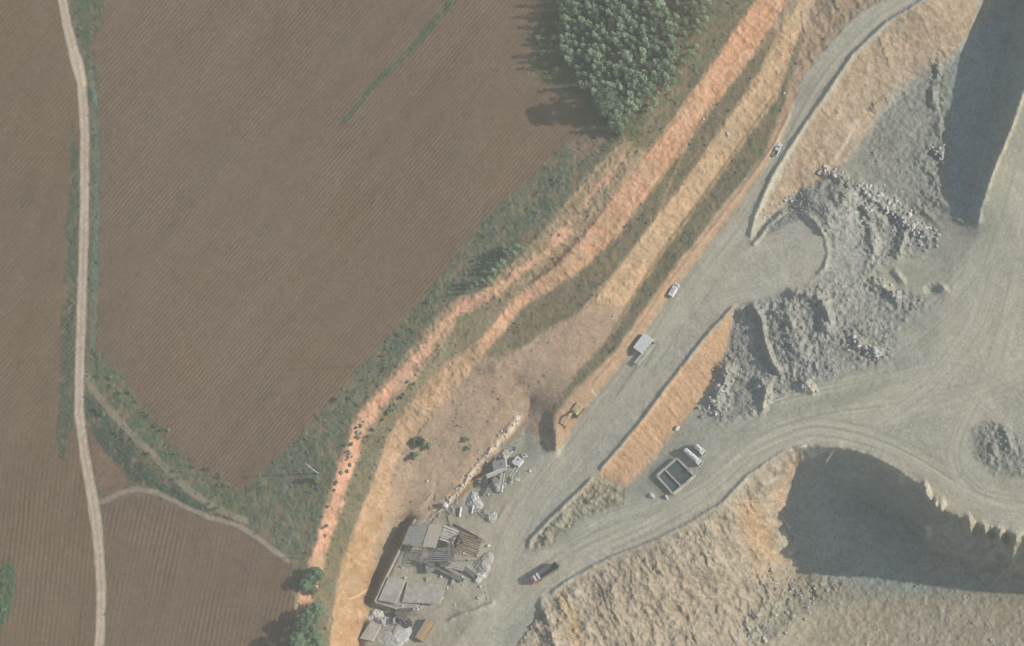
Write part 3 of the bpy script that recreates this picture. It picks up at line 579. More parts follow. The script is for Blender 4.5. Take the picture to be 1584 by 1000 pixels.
# ------------------------------------------------------------------ object helpers
class MB:
    def __init__(s): s.v = []; s.f = []
    def add(s, vs, fs):
        k = len(s.v); s.v += [tuple(map(float, v)) for v in vs]; s.f += [tuple(i + k for i in f) for f in fs]; return s
    def box(s, c, d, rz=0, taper=1.0, rot=None):
        hx, hy, hz = d[0] / 2, d[1] / 2, d[2] / 2; vs = []
        M = rot or Matrix.Rotation(rz, 3, 'Z')
        for z, t in ((-hz, 1), (hz, taper)):
            for x, y in ((-hx, -hy), (hx, -hy), (hx, hy), (-hx, hy)): vs.append(M @ Vector((x * t, y * t, z)) + Vector(c))
        return s.add(vs, [(3,2,1,0),(4,5,6,7),(0,1,5,4),(1,2,6,5),(2,3,7,6),(3,0,4,7)])
    def tube(s, a, b, ra, rb=None, n=8, cap=True):
        a = Vector(a); b = Vector(b); rb = ra if rb is None else rb; q = (b - a).to_track_quat('Z', 'Y'); vs = []
        for p, r in ((a, ra), (b, rb)):
            for i in range(n):
                t = 2 * math.pi * i / n; vs.append(p + q @ Vector((r * math.cos(t), r * math.sin(t), 0)))
        fs = [(i, (i + 1) % n, n + (i + 1) % n, n + i) for i in range(n)]
        if cap: fs += [tuple(range(n - 1, -1, -1)), tuple(range(n, 2 * n))]
        return s.add(vs, fs)
    def prism(s, prof, y0, y1):            # profile in x,z extruded along y
        n = len(prof); vs = [(x, y0, z) for x, z in prof] + [(x, y1, z) for x, z in prof]
        return s.add(vs, [(i, (i + 1) % n, n + (i + 1) % n, n + i) for i in range(n)] + [tuple(range(n - 1, -1, -1)), tuple(range(n, 2 * n))])
    def build(s, name, m, parent=None, smooth=False, loc=None):
        me = bpy.data.meshes.new(name); me.from_pydata(s.v, [], s.f); me.materials.append(m)
        if smooth: me.polygons.foreach_set('use_smooth', [True] * len(me.polygons))
        o = bpy.data.objects.new(name, me); COL.objects.link(o); o.parent = parent
        if loc is not None: o.location = loc
        return o
def tag(o, label, cat, group=None, kind=None):
    o['label'] = label; o['category'] = cat
    if group: o['group'] = group
    if kind: o['kind'] = kind
    return o
def empty(name, loc, rz, label, cat, group=None):
    o = bpy.data.objects.new(name, None); COL.objects.link(o); o.location = loc; o.rotation_euler = (0, 0, rz); o.empty_display_size = .5
    return tag(o, label, cat, group)
def copy_tree(o, parent=None):
    c = o.copy(); COL.objects.link(c); c.parent = parent
    for ch in list(o.children): copy_tree(ch, c)
    return c
def head(x0, y0, x1, y1):
    d = P(x1, y1, -20) - P(x0, y0, -20); return math.atan2(d[1], d[0])

M_white = mat('white_paint', (.62, .63, .62), .5, 0, .08); M_offw = mat('dusty_white', (.5, .5, .47), .7, 0, .12)
M_glass = mat('dark_glass', (.03, .04, .045), .15, 0, .1, spec=.6); M_tyre = mat('tyre_rubber', (.03, .03, .03), .9)
M_dark = mat('dark_steel', (.08, .08, .08), .7, .2, .3); M_red = mat('red_cab_paint', (.40, .14, .10), .5, 0, .15)
M_grey = mat('grey_steel', (.31, .31, .30), .6, .2, .25); M_rust = mat('rusty_steel', (.17, .125, .095), .9, 0, .35)
M_conc = mat('concrete', (.42, .39, .335), .95, 0, .25, .5); M_conc2 = mat('stained_concrete', (.42, .40, .35), .95, 0, .25, .4)
M_sheet = mat('pale_roof_sheet', (.43, .42, .39), .6, .1, .15); M_tan = mat('tan_roof_sheet', (.46, .41, .33), .8, 0, .12)
M_orange = mat('orange_slats', (.50, .30, .13), .7, 0, .15); M_yellow = mat('yellow_slats', (.58, .46, .20), .7, 0, .15); M_mauve = mat('faded_pink_panel', (.42, .33, .29), .8, 0, .15)
M_belt = mat('conveyor_belt', (.14, .13, .12), .9, 0, .3); M_stone = mat('pale_stone', (.46, .45, .42), .95, 0, .2, 2.5, bump=.4); M_rock = mat('grey_rock', (.33, .33, .31), .95, 0, .25, 2.0, bump=.5)
M_water = mat('basin_water', (.075, .105, .095), .2, 0, .2, .5, spec=.5); M_wood = mat('bleached_timber', (.36, .30, .24), .9, 0, .2)
M_gravel = mat('crushed_gravel', (.36, .35, .31), 1, 0, .25, 3, bump=.6); M_bark = mat('bark', (.10, .075, .05), .95, 0, .3)

def leaf_mat(name, col, amp=.3):
    m = mat(name, col, .7, 0, amp, .8, spec=.2); n = m.node_tree.nodes; l = m.node_tree.links; bs = n['Principled BSDF']
    oi = n.new('ShaderNodeObjectInfo'); mr = n.new('ShaderNodeMapRange'); mr.inputs['To Min'].default_value = .62; mr.inputs['To Max'].default_value = 1.4
    l.new(oi.outputs['Random'], mr.inputs['Value'])
    src = bs.inputs['Base Color'].links[0].from_socket; v = n.new('ShaderNodeVectorMath'); v.operation = 'SCALE'
    l.new(src, v.inputs[0]); l.new(mr.outputs[0], v.inputs['Scale']); l.new(v.outputs[0], bs.inputs['Base Color'])
    return m
M_pine = leaf_mat('pine_foliage', (.22, .30, .19)); M_leaf = leaf_mat('broad_foliage', (.16, .235, .14)); M_bush = leaf_mat('bush_foliage', (.18, .24, .16)); M_scrub = leaf_mat('scrub_foliage', (.16, .165, .125), .4)

# ------------------------------------------------------------------ trees and bushes
def leaves(rng, centres, radii, n, size):
    V = np.zeros((n, 4, 3)); k = rng.integers(0, len(centres), n)
    d = rng.normal(size=(n, 3)); d /= np.linalg.norm(d, axis=1, keepdims=True); d[:, 2] = np.where(d[:, 2] < -.3, -d[:, 2], d[:, 2])
    r = rng.uniform(.55, 1.05, (n, 1))
    c = centres[k] + d * radii[k] * r
    nrm = d + rng.normal(scale=.5, size=(n, 3)); nrm /= np.linalg.norm(nrm, axis=1, keepdims=True)
    t = np.cross(nrm, rng.normal(size=(n, 3))); t /= np.linalg.norm(t, axis=1, keepdims=True); b = np.cross(nrm, t)
    s = size * rng.uniform(.6, 1.3, (n, 1))
    for i, (p, q) in enumerate(((-1, -.7), (1, -.7), (.8, .8), (-.9, .7))): V[:, i] = c + t * p * s + b * q * s
    return V.reshape(-1, 3), np.arange(n * 4).reshape(-1, 4)
def mesh_np(name, V, F, m):
    me = bpy.data.meshes.new(name); me.from_pydata(V.tolist(), [], F.tolist()); me.materials.append(m); return me
def crown_mesh(kind, seed):
    rng = np.random.default_rng(seed)
    if kind == 'pine':          # unit: height 9 m
        hs = np.linspace(2.4, 8.6, 6); C = []; R = []
        for i, h in enumerate(hs):
            w = 1.75 * (1 - i / 7.5) ** .55
            for j in range(4 if i < 4 else 2):
                a = rng.uniform(0, 6.28); C.append((math.cos(a) * w * .5, math.sin(a) * w * .5, h + rng.uniform(-.3, .3))); R.append((w * .62, w * .62, .95))
        V, F = leaves(rng, np.array(C), np.array(R), 760, .15); return mesh_np('crown', V, F, M_pine)
    if kind == 'broad':         # unit: height 15 m
        C = [(0, 0, 9), (0, 0, 4.5)]; R = [(3.4, 3.4, 4.5), (2.6, 2.6, 3)]
        for i in range(22):
            a = rng.uniform(0, 6.28); z = rng.uniform(2.6, 13.4); w = 3.4 * math.sqrt(max(.12, 1 - ((z - 7.5) / 7) ** 2)); C.append((math.cos(a) * w * .75, math.sin(a) * w * .75, z)); R.append((1.7, 1.7, 1.4))
        V, F = leaves(rng, np.array(C), np.array(R), 8500, .18); return mesh_np('crown', V, F, M_leaf)
    C = [(0, 0, 1.0)]; R = [(1.0, 1.0, .9)]   # bush: 2.6 m high, 3 m across
    for i in range(6):
        a = rng.uniform(0, 6.28); C.append((math.cos(a) * .8, math.sin(a) * .8, rng.uniform(.7, 1.7))); R.append((.65, .65, .6))
    V, F = leaves(rng, np.array(C), np.array(R), 420, .14); return mesh_np('crown', V, F, M_bush if kind == 'bush' else M_leaf)
def trunk_mb(h, r, seed, limbs=5):
    rng = random.Random(seed); m = MB(); k = Vector((rng.uniform(-.2, .2), rng.uniform(-.2, .2), h * .5))
    m.tube((0, 0, -.6), k, r, r * .7, 7); m.tube(k, (k.x * 1.4, k.y * 1.4, h), r * .7, r * .2, 6)
    for i in range(limbs):
        a = rng.uniform(0, 6.28); z = h * rng.uniform(.35, .8); L = h * .22; m.tube((k.x, k.y, z), (k.x + math.cos(a) * L, k.y + math.sin(a) * L, z + L * .5), r * .3, r * .08, 5)
    return m
PROTO = {}
def tree_proto(key, name, kind, seed, th, tr, label, cat, group=None, trunkname='trunk'):
    t = empty(name, (0, 0, 0), 0, label, cat, group)
    c = bpy.data.objects.new('crown', crown_mesh(kind, seed)); COL.objects.link(c); c.parent = t
    trunk_mb(th, tr, seed).build(trunkname, M_bark, t); PROTO[key] = [t, False, label, group]
def plant(key, x, y, s, label=None, group=None, atcrown=None, sz=None):
    p = PROTO[key]
    if p[1]: t = copy_tree(p[0])
    else: t = p[0]; p[1] = True
    if atcrown: k = atcrown * s * 1.616 * .707; x += k; y += k
    t.location = G(x, y); t.scale = (s, s, sz or s * random.uniform(.9, 1.15)); t.rotation_euler = (0, 0, random.uniform(0, 6.28))
    t['label'] = label or p[2]
    g = group if label else p[3]
    if g: t['group'] = g
    elif 'group' in t: del t['group']
    return t
def inside(x, y, poly):
    c = False
    for (ax, ay), (bx, by) in zip(poly, poly[1:] + poly[:1]):
        if (ay > y) != (by > y) and x < (bx - ax) * (y - ay) / (by - ay) + ax: c = not c
    return c
def scatter(poly, spacing, n, rnd, jit=None):
    out = []; xs = [p[0] for p in poly]; ys = [p[1] for p in poly]
    for _ in range(n * 30):
        if len(out) >= n: break
        x = rnd.uniform(min(xs), max(xs)); y = rnd.uniform(min(ys), max(ys))
        if inside(x, y, poly) and all((x - a) ** 2 + (y - b) ** 2 > spacing ** 2 for a, b in out): out.append((x, y))
    return out
rd = random.Random(3)
for i in range(5):
    tree_proto(f'pine{i}', 'pine_tree', 'pine', 20 + i, 8.0, .2, 'grey-green conifer with a small crown in the dense wood at the top', 'tree', 'conifers in the dense wood')
for i in range(4):
    tree_proto(f'bush{i}', 'bush', 'bush', 60 + i, 1.6, .08, 'small rounded grey-green bush in the grass verge', 'bush', 'bushes in the verges', 'stem')
tree_proto('broad', 'broadleaf_tree', 'broad', 90, 12, .35, 'tallest tree, at the south tip of the wood, throwing the long shadow onto the field', 'tree')
dense = [(872,-30),(1010,-30),(1035,30),(1045,75),(1010,130),(985,165),(965,195),(945,195),(925,160),(900,135),(885,105),(868,75),(866,40)]
for x, y in scatter(dense, 9.3, 215, rd):
    s0 = rd.choice([rd.uniform(.6, .85), rd.uniform(.8, 1.15)]); w0 = s0 * rd.uniform(.9, 1.3); tr = plant(f'pine{rd.randrange(5)}', x, y, s0, atcrown=6); tr.scale = (w0, w0 * rd.uniform(.85, 1.1), s0)
young = [(1035,-30),(1110,-30),(1095,10),(1085,60),(1060,105),(1020,150),(1000,175),(1015,125),(1048,75),(1040,20)]
for x, y in scatter(young, 13, 56, rd): plant(f'pine{rd.randrange(5)}', x, y, rd.uniform(.45, .85), 'young pale green conifer on the thin eastern side of the wood', 'young conifers east of the wood', 6)
for x, y in scatter([(835,50),(868,20),(868,120),(850,112),(828,105)], 11, 12, rd): plant(f'bush{rd.randrange(4)}', x, y, rd.uniform(.6, 1.0), 'low bush in the shaded scrub at the western edge of the wood', 'bushes west of the wood')
plant('broad', 936, 160, 1.35, atcrown=7.5, sz=1.12)
BT = ['second broadleaf tree just south-west of the tallest one', 'third broadleaf tree at the wood tip, lowest and furthest south']
for (x, y, s), lb in zip(((948, 181, .62), (957, 203, .45)), BT): plant('broad', x, y, s, lb, atcrown=9.5, sz=s)
# row of trees on the edge above the red bank
for i, (x, y, s) in enumerate([(722,452,.45),(730,444,.5),(738,438,.5),(748,436,.6),(757,432,.6),(764,420,.65),(771,411,.7),(778,405,.65),(776,420,.5),(786,396,.7),(790,386,.65),(797,392,.55),(800,381,.6),(808,384,.5),(782,390,.6),(760,440,.5)]):
    plant(f'pine{i % 5}', x, y, s * 1.05, 'bushy green tree in the short row above the red bank', 'trees above the red bank', 5)
# hedge of trees along the plant's western rim
for i, (x, y, s) in enumerate([(488,886,.72),(480,896,.66),(474,903,.6),(484,912,.45),(490,940,.66),(478,952,.85),(470,966,.95),(484,978,.8),(464,990,1.0),(476,1004,.9),(494,998,.7),(462,1022,1.0),(478,1040,.9)]):
    plant('broad', x, y, s, 'leafy tree in the belt between the south field and the bare bank', 'trees beside the south field', 8, s * .92)
plant('broad', 490, 741, .34, 'small round tree growing beside the utility pole in the verge', None, 8, .36)
BL = ['large round green bush on the bare hillside above the plant', 'second bush of the hillside clump, at its lower left', 'small bush at the upper left of the hillside clump', 'bush on the right of the hillside clump']
for (x, y, s), lb in zip([(652,684,1.9),(641,705,1.5),(640,682,1.1),(664,690,1.3)], BL): plant('bush0', x, y, s, lb, 'bushes clumped on the bare hillside', 1.2)
for (x, y, s), lb in zip([(722,680,.9),(725,694,.9)], ['low grey bush right of the hillside clump, the upper of two', 'low grey bush right of the hillside clump, the lower of two']): plant('bush1', x, y, s, lb, 'low bushes on the hillside', 1.2)
for i in range(95):
    seg = rd.choice([((150,575),(375,772),9),((140,625),(340,795),9),((160,580),(375,775),7),((880,262),(600,550),22),((600,550),(420,770),26),((540,705),(495,840),8),((560,660),(540,700),7),((640,590),(560,690),5)])
    (ax0, ay0), (bx0, by0), w = seg; t = rd.random(); x = ax0 + (bx0 - ax0) * t + rd.uniform(-w, w); y = ay0 + (by0 - ay0) * t + rd.uniform(-w, w) * .7
    plant(f'bush{rd.randrange(4)}', x, y, rd.uniform(.35, .7))
for x, y in ((5,885),(10,905),(2,925),(8,945)): plant(f'bush{rd.randrange(4)}', x, y, .8, 'bush in the green corner at the far left edge', 'bushes at the far left')
for k, p in PROTO.items():
    if not p[1]:
        for c in list(p[0].children): bpy.data.objects.remove(c)
        bpy.data.objects.remove(p[0])
# scrub and grass: nobody could count it
def scrub():
    rng = np.random.default_rng(5); N = 90000
    x = rng.uniform(0, 1584, N); y = rng.uniform(0, 1000, N)
    i = np.searchsorted(ax_, x).clip(0, NXg - 1); j = np.searchsorted(ay_, y).clip(0, NYg - 1)
    g = grass[j, i] * (.25 + .75 * sstep(gp[j, i] + .5 * gp2[j, i], -.3, .5)); ok = rng.random(N) < g * .38
    x = x[ok]; y = y[ok]; i = i[ok]; j = j[ok]; n = len(x)
    base = P(x, y, Z[j, i]); r = rng.uniform(.18, .5, n) * rng.choice([1, 1, 1.5], n)
    Vs = []; 
    for k in range(5):
        d = rng.normal(size=(n, 3)); d /= np.linalg.norm(d, axis=1, keepdims=True); d[:, 2] = np.abs(d[:, 2]) + .3
        c = base + d * r[:, None] * .6; t = np.cross(d, rng.normal(size=(n, 3))); t /= np.linalg.norm(t, axis=1, keepdims=True); b = np.cross(d, t); b /= np.linalg.norm(b, axis=1, keepdims=True)
        Vs.append(np.stack([c - t * r[:, None] * .6, c + t * r[:, None] * .6 - b * r[:, None] * .3, c + b * r[:, None] * .8], 1))
    V = np.concatenate(Vs).reshape(-1, 3); F = np.arange(len(V)).reshape(-1, 3)
    me = bpy.data.meshes.new('scrub_grass'); me.vertices.add(len(V)); me.vertices.foreach_set('co', V.astype(np.float32).ravel())
    me.loops.add(len(V)); me.loops.foreach_set('vertex_index', F.ravel().astype(np.int32)); me.polygons.add(len(F))
    me.polygons.foreach_set('loop_start', (np.arange(len(F)) * 3).astype(np.int32)); me.polygons.foreach_set('loop_total', np.full(len(F), 3, np.int32)); me.update(calc_edges=True)
    me.materials.append(M_scrub); o = bpy.data.objects.new('scrub_grass', me); COL.objects.link(o); tag(o, 'tufts of dull green grass and scrub on the verges, wood floor and benches', 'grass', kind='stuff')
scrub()

# ------------------------------------------------------------------ boulders and rubble
def rock_mesh(seed, m):
    rng = random.Random(seed); me = bpy.data.meshes.new('boulder')
    import bmesh
    bm = bmesh.new(); bmesh.ops.create_icosphere(bm, subdivisions=2, radius=.5)
    ph = [Vector((rng.uniform(-1, 1), rng.uniform(-1, 1), rng.uniform(-1, 1))).normalized() for _ in range(9)]
    for v in bm.verts:
        d = v.co.normalized(); r = min(.62, min((rng_h / max(.15, d.dot(p)) if d.dot(p) > .15 else 9) for p, rng_h in zip(ph, [.36, .42, .4, .46, .38, .44, .5, .35, .48])))
        v.co = d * r
    bm.to_mesh(me); bm.free(); me.materials.append(m); return me
ROCKS = [rock_mesh(i, M_rock if i % 3 else M_stone) for i in range(9)]
LP = [rock_mesh(50 + i, M_stone) for i in range(3)]
rk = random.Random(12)
def boulder(x, y, s, label, group=None, bright=False):
    me = rk.choice(LP if bright else ROCKS); o = bpy.data.objects.new('boulder', me); COL.objects.link(o)
    o.location = G(x, y, s * .12); o.scale = (s * rk.uniform(.8, 1.3), s * rk.uniform(.8, 1.2), s * rk.uniform(.6, 1)); o.rotation_euler = (rk.uniform(0, 6), rk.uniform(0, 6), rk.uniform(0, 6))
    return tag(o, label, 'boulder', group)
def along(pts, n, w, s0, s1, label, group, bright=.5):
    L = [math.dist(a, b) for a, b in zip(pts[:-1], pts[1:])]
    for _ in range(n):
        t = rk.random() * sum(L); k = 0
        while t > L[k]: t -= L[k]; k += 1
        f = t / L[k]; x = pts[k][0] + (pts[k + 1][0] - pts[k][0]) * f + rk.gauss(0, w); y = pts[k][1] + (pts[k + 1][1] - pts[k][1]) * f + rk.gauss(0, w)
        boulder(x, y, rk.uniform(s0, s1) * (1.35 if rk.random() < .15 else 1), label, group, rk.random() < bright)
along([(1262,262),(1290,265),(1330,285),(1345,305)], 22, 4, .8, 1.5, 'grey boulder on the northern rim of the tipped rock heap', 'boulders on the heap rim')
along([(1342,300),(1375,322),(1405,345),(1440,372)], 90, 11, .55, 1.6, 'pale block of blasted rock in the diagonal ridge above the quarry floor', 'boulders in the diagonal ridge', .75)
along([(1450,228),(1458,250)], 14, 5, .9, 1.6, 'pale boulder in the small cluster at the edge of the big shadow', 'boulders by the big shadow', .7)
along([(1315,525),(1340,540),(1362,552)], 22, 6, .9, 1.7, 'pale boulder at the toe of the eastern tip south of the turnout', 'boulders south of the turnout', .6)
along([(1095,640),(1120,590),(1130,560)], 30, 9, .8, 1.5, 'dark grey boulder in the scree at the foot of the orange bank', 'boulders under the orange bank', .25)
along([(1350,430),(1392,462)], 14, 5, .8, 1.4, 'grey boulder on the low ridge right of the turnout', 'boulders on the low ridge', .4)
along([(1185,900),(1280,920),(1200,960),(1150,990)], 45, 14, .9, 1.7, 'grey boulder in the scree at the western foot of the lower pit', 'boulders in the lower pit', .05)
along([(1165,340),(1215,310),(1260,285)], 18, 4, .7, 1.2, 'small boulder along the lower edge of the pink slope', 'boulders under the pink slope', .3)
along([(1240,595),(1262,606)], 8, 4, .9, 1.5, 'grey boulder on the small mound north of the second haul road', 'boulders on the small mound', .5)
along([(800,648),(762,694),(722,742),(680,790)], 34, 3, .6, 1.2, 'pale stone on the long rubble bank above the screening plant', 'stones on the rubble bank', .95)
for x, y, s, lb in ((1009,768,2.0,'pale boulder below the left corner of the settling basin'),(1031,769,1.9,'pale boulder below the bottom corner of the settling basin'),(1048,663,2.0,'lone pale boulder at the foot of the orange bank above the tankers'),
                    (1213,145,1.3,'small white stone on the verge of the upper haul road'),(1437,815,2.6,'bright block fallen on the lower pit wall'),(756,845,1.5,'white block standing at the eastern corner of the crushing shed'),
                    (661,745,1.3,'small white block alone on the bare hillside below the bushes'),(1088,185,1.3,'dark rock on the tan scarp west of the parked pickup'),(1125,208,1.6,'brown rock on the third scarp')):
    boulder(x, y, s, lb, None, True)
def rubble():
    rng = np.random.default_rng(8); N = 60000
    x = rng.uniform(820, 1590, N); y = rng.uniform(200, 1000, N)
    i = np.searchsorted(ax_, x).clip(0, NXg - 1); j = np.searchsorted(ay_, y).clip(0, NYg - 1)
    keep = rng.random(N) < hard[j, i] * .32 * sstep(n_mid[j, i] + .6 * n_sm[j, i], -.35, .35) * np.where(zone[j, i] == ZN.index('tipped_rock'), 1.0, np.where(zone[j, i] == ZN.index('pit_slope'), .25, .7))
    x = x[keep]; y = y[keep]; i = i[keep]; j = j[keep]; n = len(x); base = P(x, y, Z[j, i])
    s = rng.uniform(.22, .6, n)
    O = np.array([(1,0,0),(-1,0,0),(0,1,0),(0,-1,0),(0,0,1),(0,0,-1)], float); F = np.array([(0,2,4),(2,1,4),(1,3,4),(3,0,4),(2,0,5),(1,2,5),(3,1,5),(0,3,5)])
    V = O[None] * s[:, None, None] * rng.uniform(.6, 1.2, (n, 6, 1)) + rng.normal(scale=.12, size=(n, 6, 3)) * s[:, None, None]
    a = rng.uniform(0, 6.28, n); c, sn = np.cos(a), np.sin(a); V[..., 0], V[..., 1] = V[..., 0] * c[:, None] - V[..., 1] * sn[:, None], V[..., 0] * sn[:, None] + V[..., 1] * c[:, None]
    V = (V + base[:, None]).reshape(-1, 3); FF = (F[None] + (np.arange(n) * 6)[:, None, None]).reshape(-1, 3)
    me = bpy.data.meshes.new('rubble'); me.vertices.add(len(V)); me.vertices.foreach_set('co', V.astype(np.float32).ravel())
    me.loops.add(len(FF) * 3); me.loops.foreach_set('vertex_index', FF.ravel().astype(np.int32)); me.polygons.add(len(FF))
    me.polygons.foreach_set('loop_start', (np.arange(len(FF)) * 3).astype(np.int32)); me.polygons.foreach_set('loop_total', np.full(len(FF), 3, np.int32)); me.update(calc_edges=True)
    me.materials.append(M_rock); o = bpy.data.objects.new('rubble', me); COL.objects.link(o); tag(o, 'loose broken rock strewn over the tips and quarry slopes', 'rubble', kind='stuff')
rubble()

# ------------------------------------------------------------------ utility poles
def pole(x, y, h, label, m=None, r=.24):
    m = m or M_conc
    t = empty('utility_pole', G(x, y), head(x, y, x + 10, y - 10), label, 'pole', 'utility poles along the verge')
    MB().tube((0, 0, -.5), (0, 0, h), r, r * .66, 10).build('shaft', m, t)
    MB().box((0, 0, h - .6), (.16, 2.2, .16)).build('crossarm', m, t)
    for k in (-.9, 0, .9): MB().tube((0, k, h - .5), (0, k, h - .15), .07, .05, 6).build('insulator', M_white, t)
pole(493, 733, 15, 'pale concrete utility pole beside the small tree in the lower verge')
pole(547, 567, 12, 'slim dark timber utility pole in the grass verge beside the main field', M_bark, .15)
pole(456, 863, 12, 'slim dark timber utility pole at the corner of the southern field', M_bark, .15)

# ------------------------------------------------------------------ vehicles
def wheels(t, xs, y, r=.48, w=.34):
    for x in xs:
        for s in (-1, 1):
            o = MB().tube((x, s * y - w / 2, r), (x, s * y + w / 2, r), r, n=14).build('wheel', M_tyre, t)
            MB().tube((x, s * (y + .012) - w / 2, r), (x, s * (y + .012) + w / 2, r), r * .5, n=10).build('rim', M_grey, o)
def pickup(x, y, rz, label):
    t = empty('pickup_truck', G(x, y, .05), rz, label, 'pickup')
    MB().prism([(-2.6,.5),(2.6,.5),(2.68,.85),(2.6,1.12),(1.35,1.2),(-2.6,1.2)], -.92, .92).build('body', M_white, t)
    MB().prism([(-.65,1.2),(1.3,1.2),(.7,1.82),(-.55,1.84)], -.8, .8).build('cab', M_white, t)
    MB().prism([(1.34,1.21),(1.42,1.21),(.78,1.80),(.72,1.80)], -.72, .72).build('windscreen', M_glass, t)
    MB().prism([(-.72,1.21),(-.65,1.21),(-.56,1.78),(-.62,1.78)], -.7, .7).build('rear_window', M_glass, t)
    b = MB(); b.box((-1.65, 0, 1.215), (1.75, 1.55, .03)).build('load_bed', M_dark, t)
    for s in (-1, 1):
        MB().box((-1.65, s * .86, 1.3), (1.9, .1, .2)).build('bed_side', M_white, t); MB().prism([(-.5,1.3),(1.1,1.3),(.7,1.72),(-.45,1.74)], s * .81 - .012, s * .81 + .012).build('side_window', M_glass, t)
        MB().box((2.62, s * .66, .86), (.12, .34, .16)).build('headlight', M_offw, t)
    MB().box((-2.63, 0, 1.28), (.09, 1.75, .2)).build('tailgate', M_white, t); wheels(t, (-1.6, 1.65), .82, .38, .26); return t
pickup(1203.5, 233, head(1198, 243, 1208, 222), 'white pickup truck driving on the upper haul road')
def van(x, y, rz):
    t = empty('van', G(x, y, .05), rz, 'white panel van parked against the pink bank beside the haul road', 'van')
    MB().prism([(-2.8,.45),(2.75,.45),(2.85,1.0),(2.1,1.25),(1.5,2.25),(-2.8,2.3)], -.98, .98).build('body', M_white, t)
    MB().prism([(2.13,1.26),(2.2,1.28),(1.6,2.2),(1.52,2.2)], -.85, .85).build('windscreen', M_glass, t)
    MB().box((-.6, 0, 2.33), (1.9, 1.3, .07)).build('roof_rack', M_offw, t)
    for s in (-1, 1): MB().box((1.2, s * .985, 1.65), (.9, .02, .5)).build('side_window', M_glass, t); MB().box((2.8, s * .7, .95), (.1, .3, .2)).build('headlight', M_offw, t)
    wheels(t, (-1.8, 1.8), .88, .38, .26)
van(1044, 450, head(1038, 461, 1050, 439))
M_bed = mat('dusty_truck_body', (.15, .145, .13), .9, .1, .3)
def tipper(x, y, rz):
    t = empty('tipper_lorry', G(x, y, .05), rz, 'red-cabbed tipper lorry with an empty dusty body turning onto the lower haul road', 'lorry')
    MB().box((-.4, 0, .85), (11.4, 1.1, .35)).build('chassis', M_dark, t)
    c = MB().prism([(3.7,.8),(5.9,.8),(6.0,1.7),(5.75,2.9),(3.8,2.95)], -1.25, 1.25).build('cab', M_red, t)
    MB().prism([(6.01,1.75),(6.06,1.75),(5.83,2.8),(5.77,2.8)], -1.1, 1.1).build('windscreen', M_glass, c)
    MB().box((4.3, 0, 3.06), (.85, 2.3, .22)).build('roof_deflector', M_white, c)
    MB().box((5.98, 0, .75), (.3, 2.5, .4)).build('bumper', M_white, t)
    b = MB().box((-1.3, 0, 1.25), (8.8, 2.6, .18)).build('tipper_floor', M_bed, t)
    for s in (-1, 1):
        w = MB().box((-1.3, s * 1.35, 2.1), (8.8, .12, 1.6)).build('body_side', M_bed, t)
        for k in range(6): MB().box((-5 + k * 1.5, s * 1.45, 2.05), (.14, .1, 1.5)).build('rib', M_bed, w)
    MB().box((3.16, 0, 2.2), (.14, 2.6, 1.9)).build('headboard', M_white, t); MB().box((2.75, 0, 3.1), (.75, 2.7, .08)).build('cab_guard', M_white, t); MB().box((-5.72, 0, 2.05), (.1, 2.6, 1.5)).build('tailgate', M_bed, t)
    wheels(t, (4.9, 3.1, -3.0, -4.4), 1.1, .52, .34)
tipper(845, 888, head(868, 873, 822, 902))
def tanker(x, y, rz, L, label):
    t = empty('tanker_lorry', G(x, y, .05), rz, label, 'tanker', 'white tankers parked by the settling basin')
    MB().box((0, 0, .85), (L, 1.0, .3)).build('chassis', M_dark, t); h = L / 2
    c = MB().prism([(h-1.7,.75),(h,.75),(h+.08,1.6),(h-.15,2.65),(h-1.65,2.7)], -1.15, 1.15).build('cab', M_white, t)
    MB().prism([(h+.085,1.65),(h+.12,1.65),(h-.1,2.55),(h-.15,2.55)], -1, 1).build('windscreen', M_glass, c)
    a, b = -h + .9, h - 2.0; m = MB(); m.tube((a, 0, 2.0), (b, 0, 2.0), 1.05, n=18); m.tube((a - .35, 0, 2.0), (a, 0, 2.0), .6, 1.05, 18); m.tube((b, 0, 2.0), (b + .25, 0, 2.0), 1.05, .6, 18); tk = m.build('tank', M_white, t, smooth=False)
    for k in (.3, .7): MB().tube((a + (b - a) * k, 0, 3.0), (a + (b - a) * k, 0, 3.2), .32, n=12).build('hatch', M_grey, tk)
    for k in (.1, .5, .9): MB().tube((a + (b - a) * k - .05, 0, 2.0), (a + (b - a) * k + .05, 0, 2.0), 1.09, n=18).build('band', M_grey, tk)
    MB().box((-h + .35, 0, 1.6), (.6, 1.4, 1.1)).build('pump_box', M_offw, t); wheels(t, (h - .9, -h + 1.3, -h + 2.5), 1.0, .48, .3)
tanker(1073, 708, head(1059, 696, 1087, 720), 9.2, 'longer white tanker lorry parked just above the settling basin')
tanker(1084, 697, head(1076, 689, 1092, 703), 5.6, 'shorter white tanker lorry parked beside the longer one')
def cabin():
    t = empty('site_cabin', G(997, 534), head(985, 545, 1008, 515), 'pale flat-roofed site cabin standing on the edge of the haul road', 'cabin')
    MB().box((0, 0, 1.35), (7.0, 4.1, 2.7)).build('wall', M_offw, t)
    for k in range(7): MB().box((-3.05 + k * 1.02, 0, 2.78 + .01 * (k % 2)), (1.0, 4.4, .1)).build('roof_sheet', M_white, t)
    MB().box((1.0, -2.06, 1.1), (.9, .04, 2.0)).build('door', M_grey, t); 
    for k in (-2.2, -.6): MB().box((k, -2.06, 1.6), (1.0, .04, .8)).build('window', M_glass, t)
cabin()
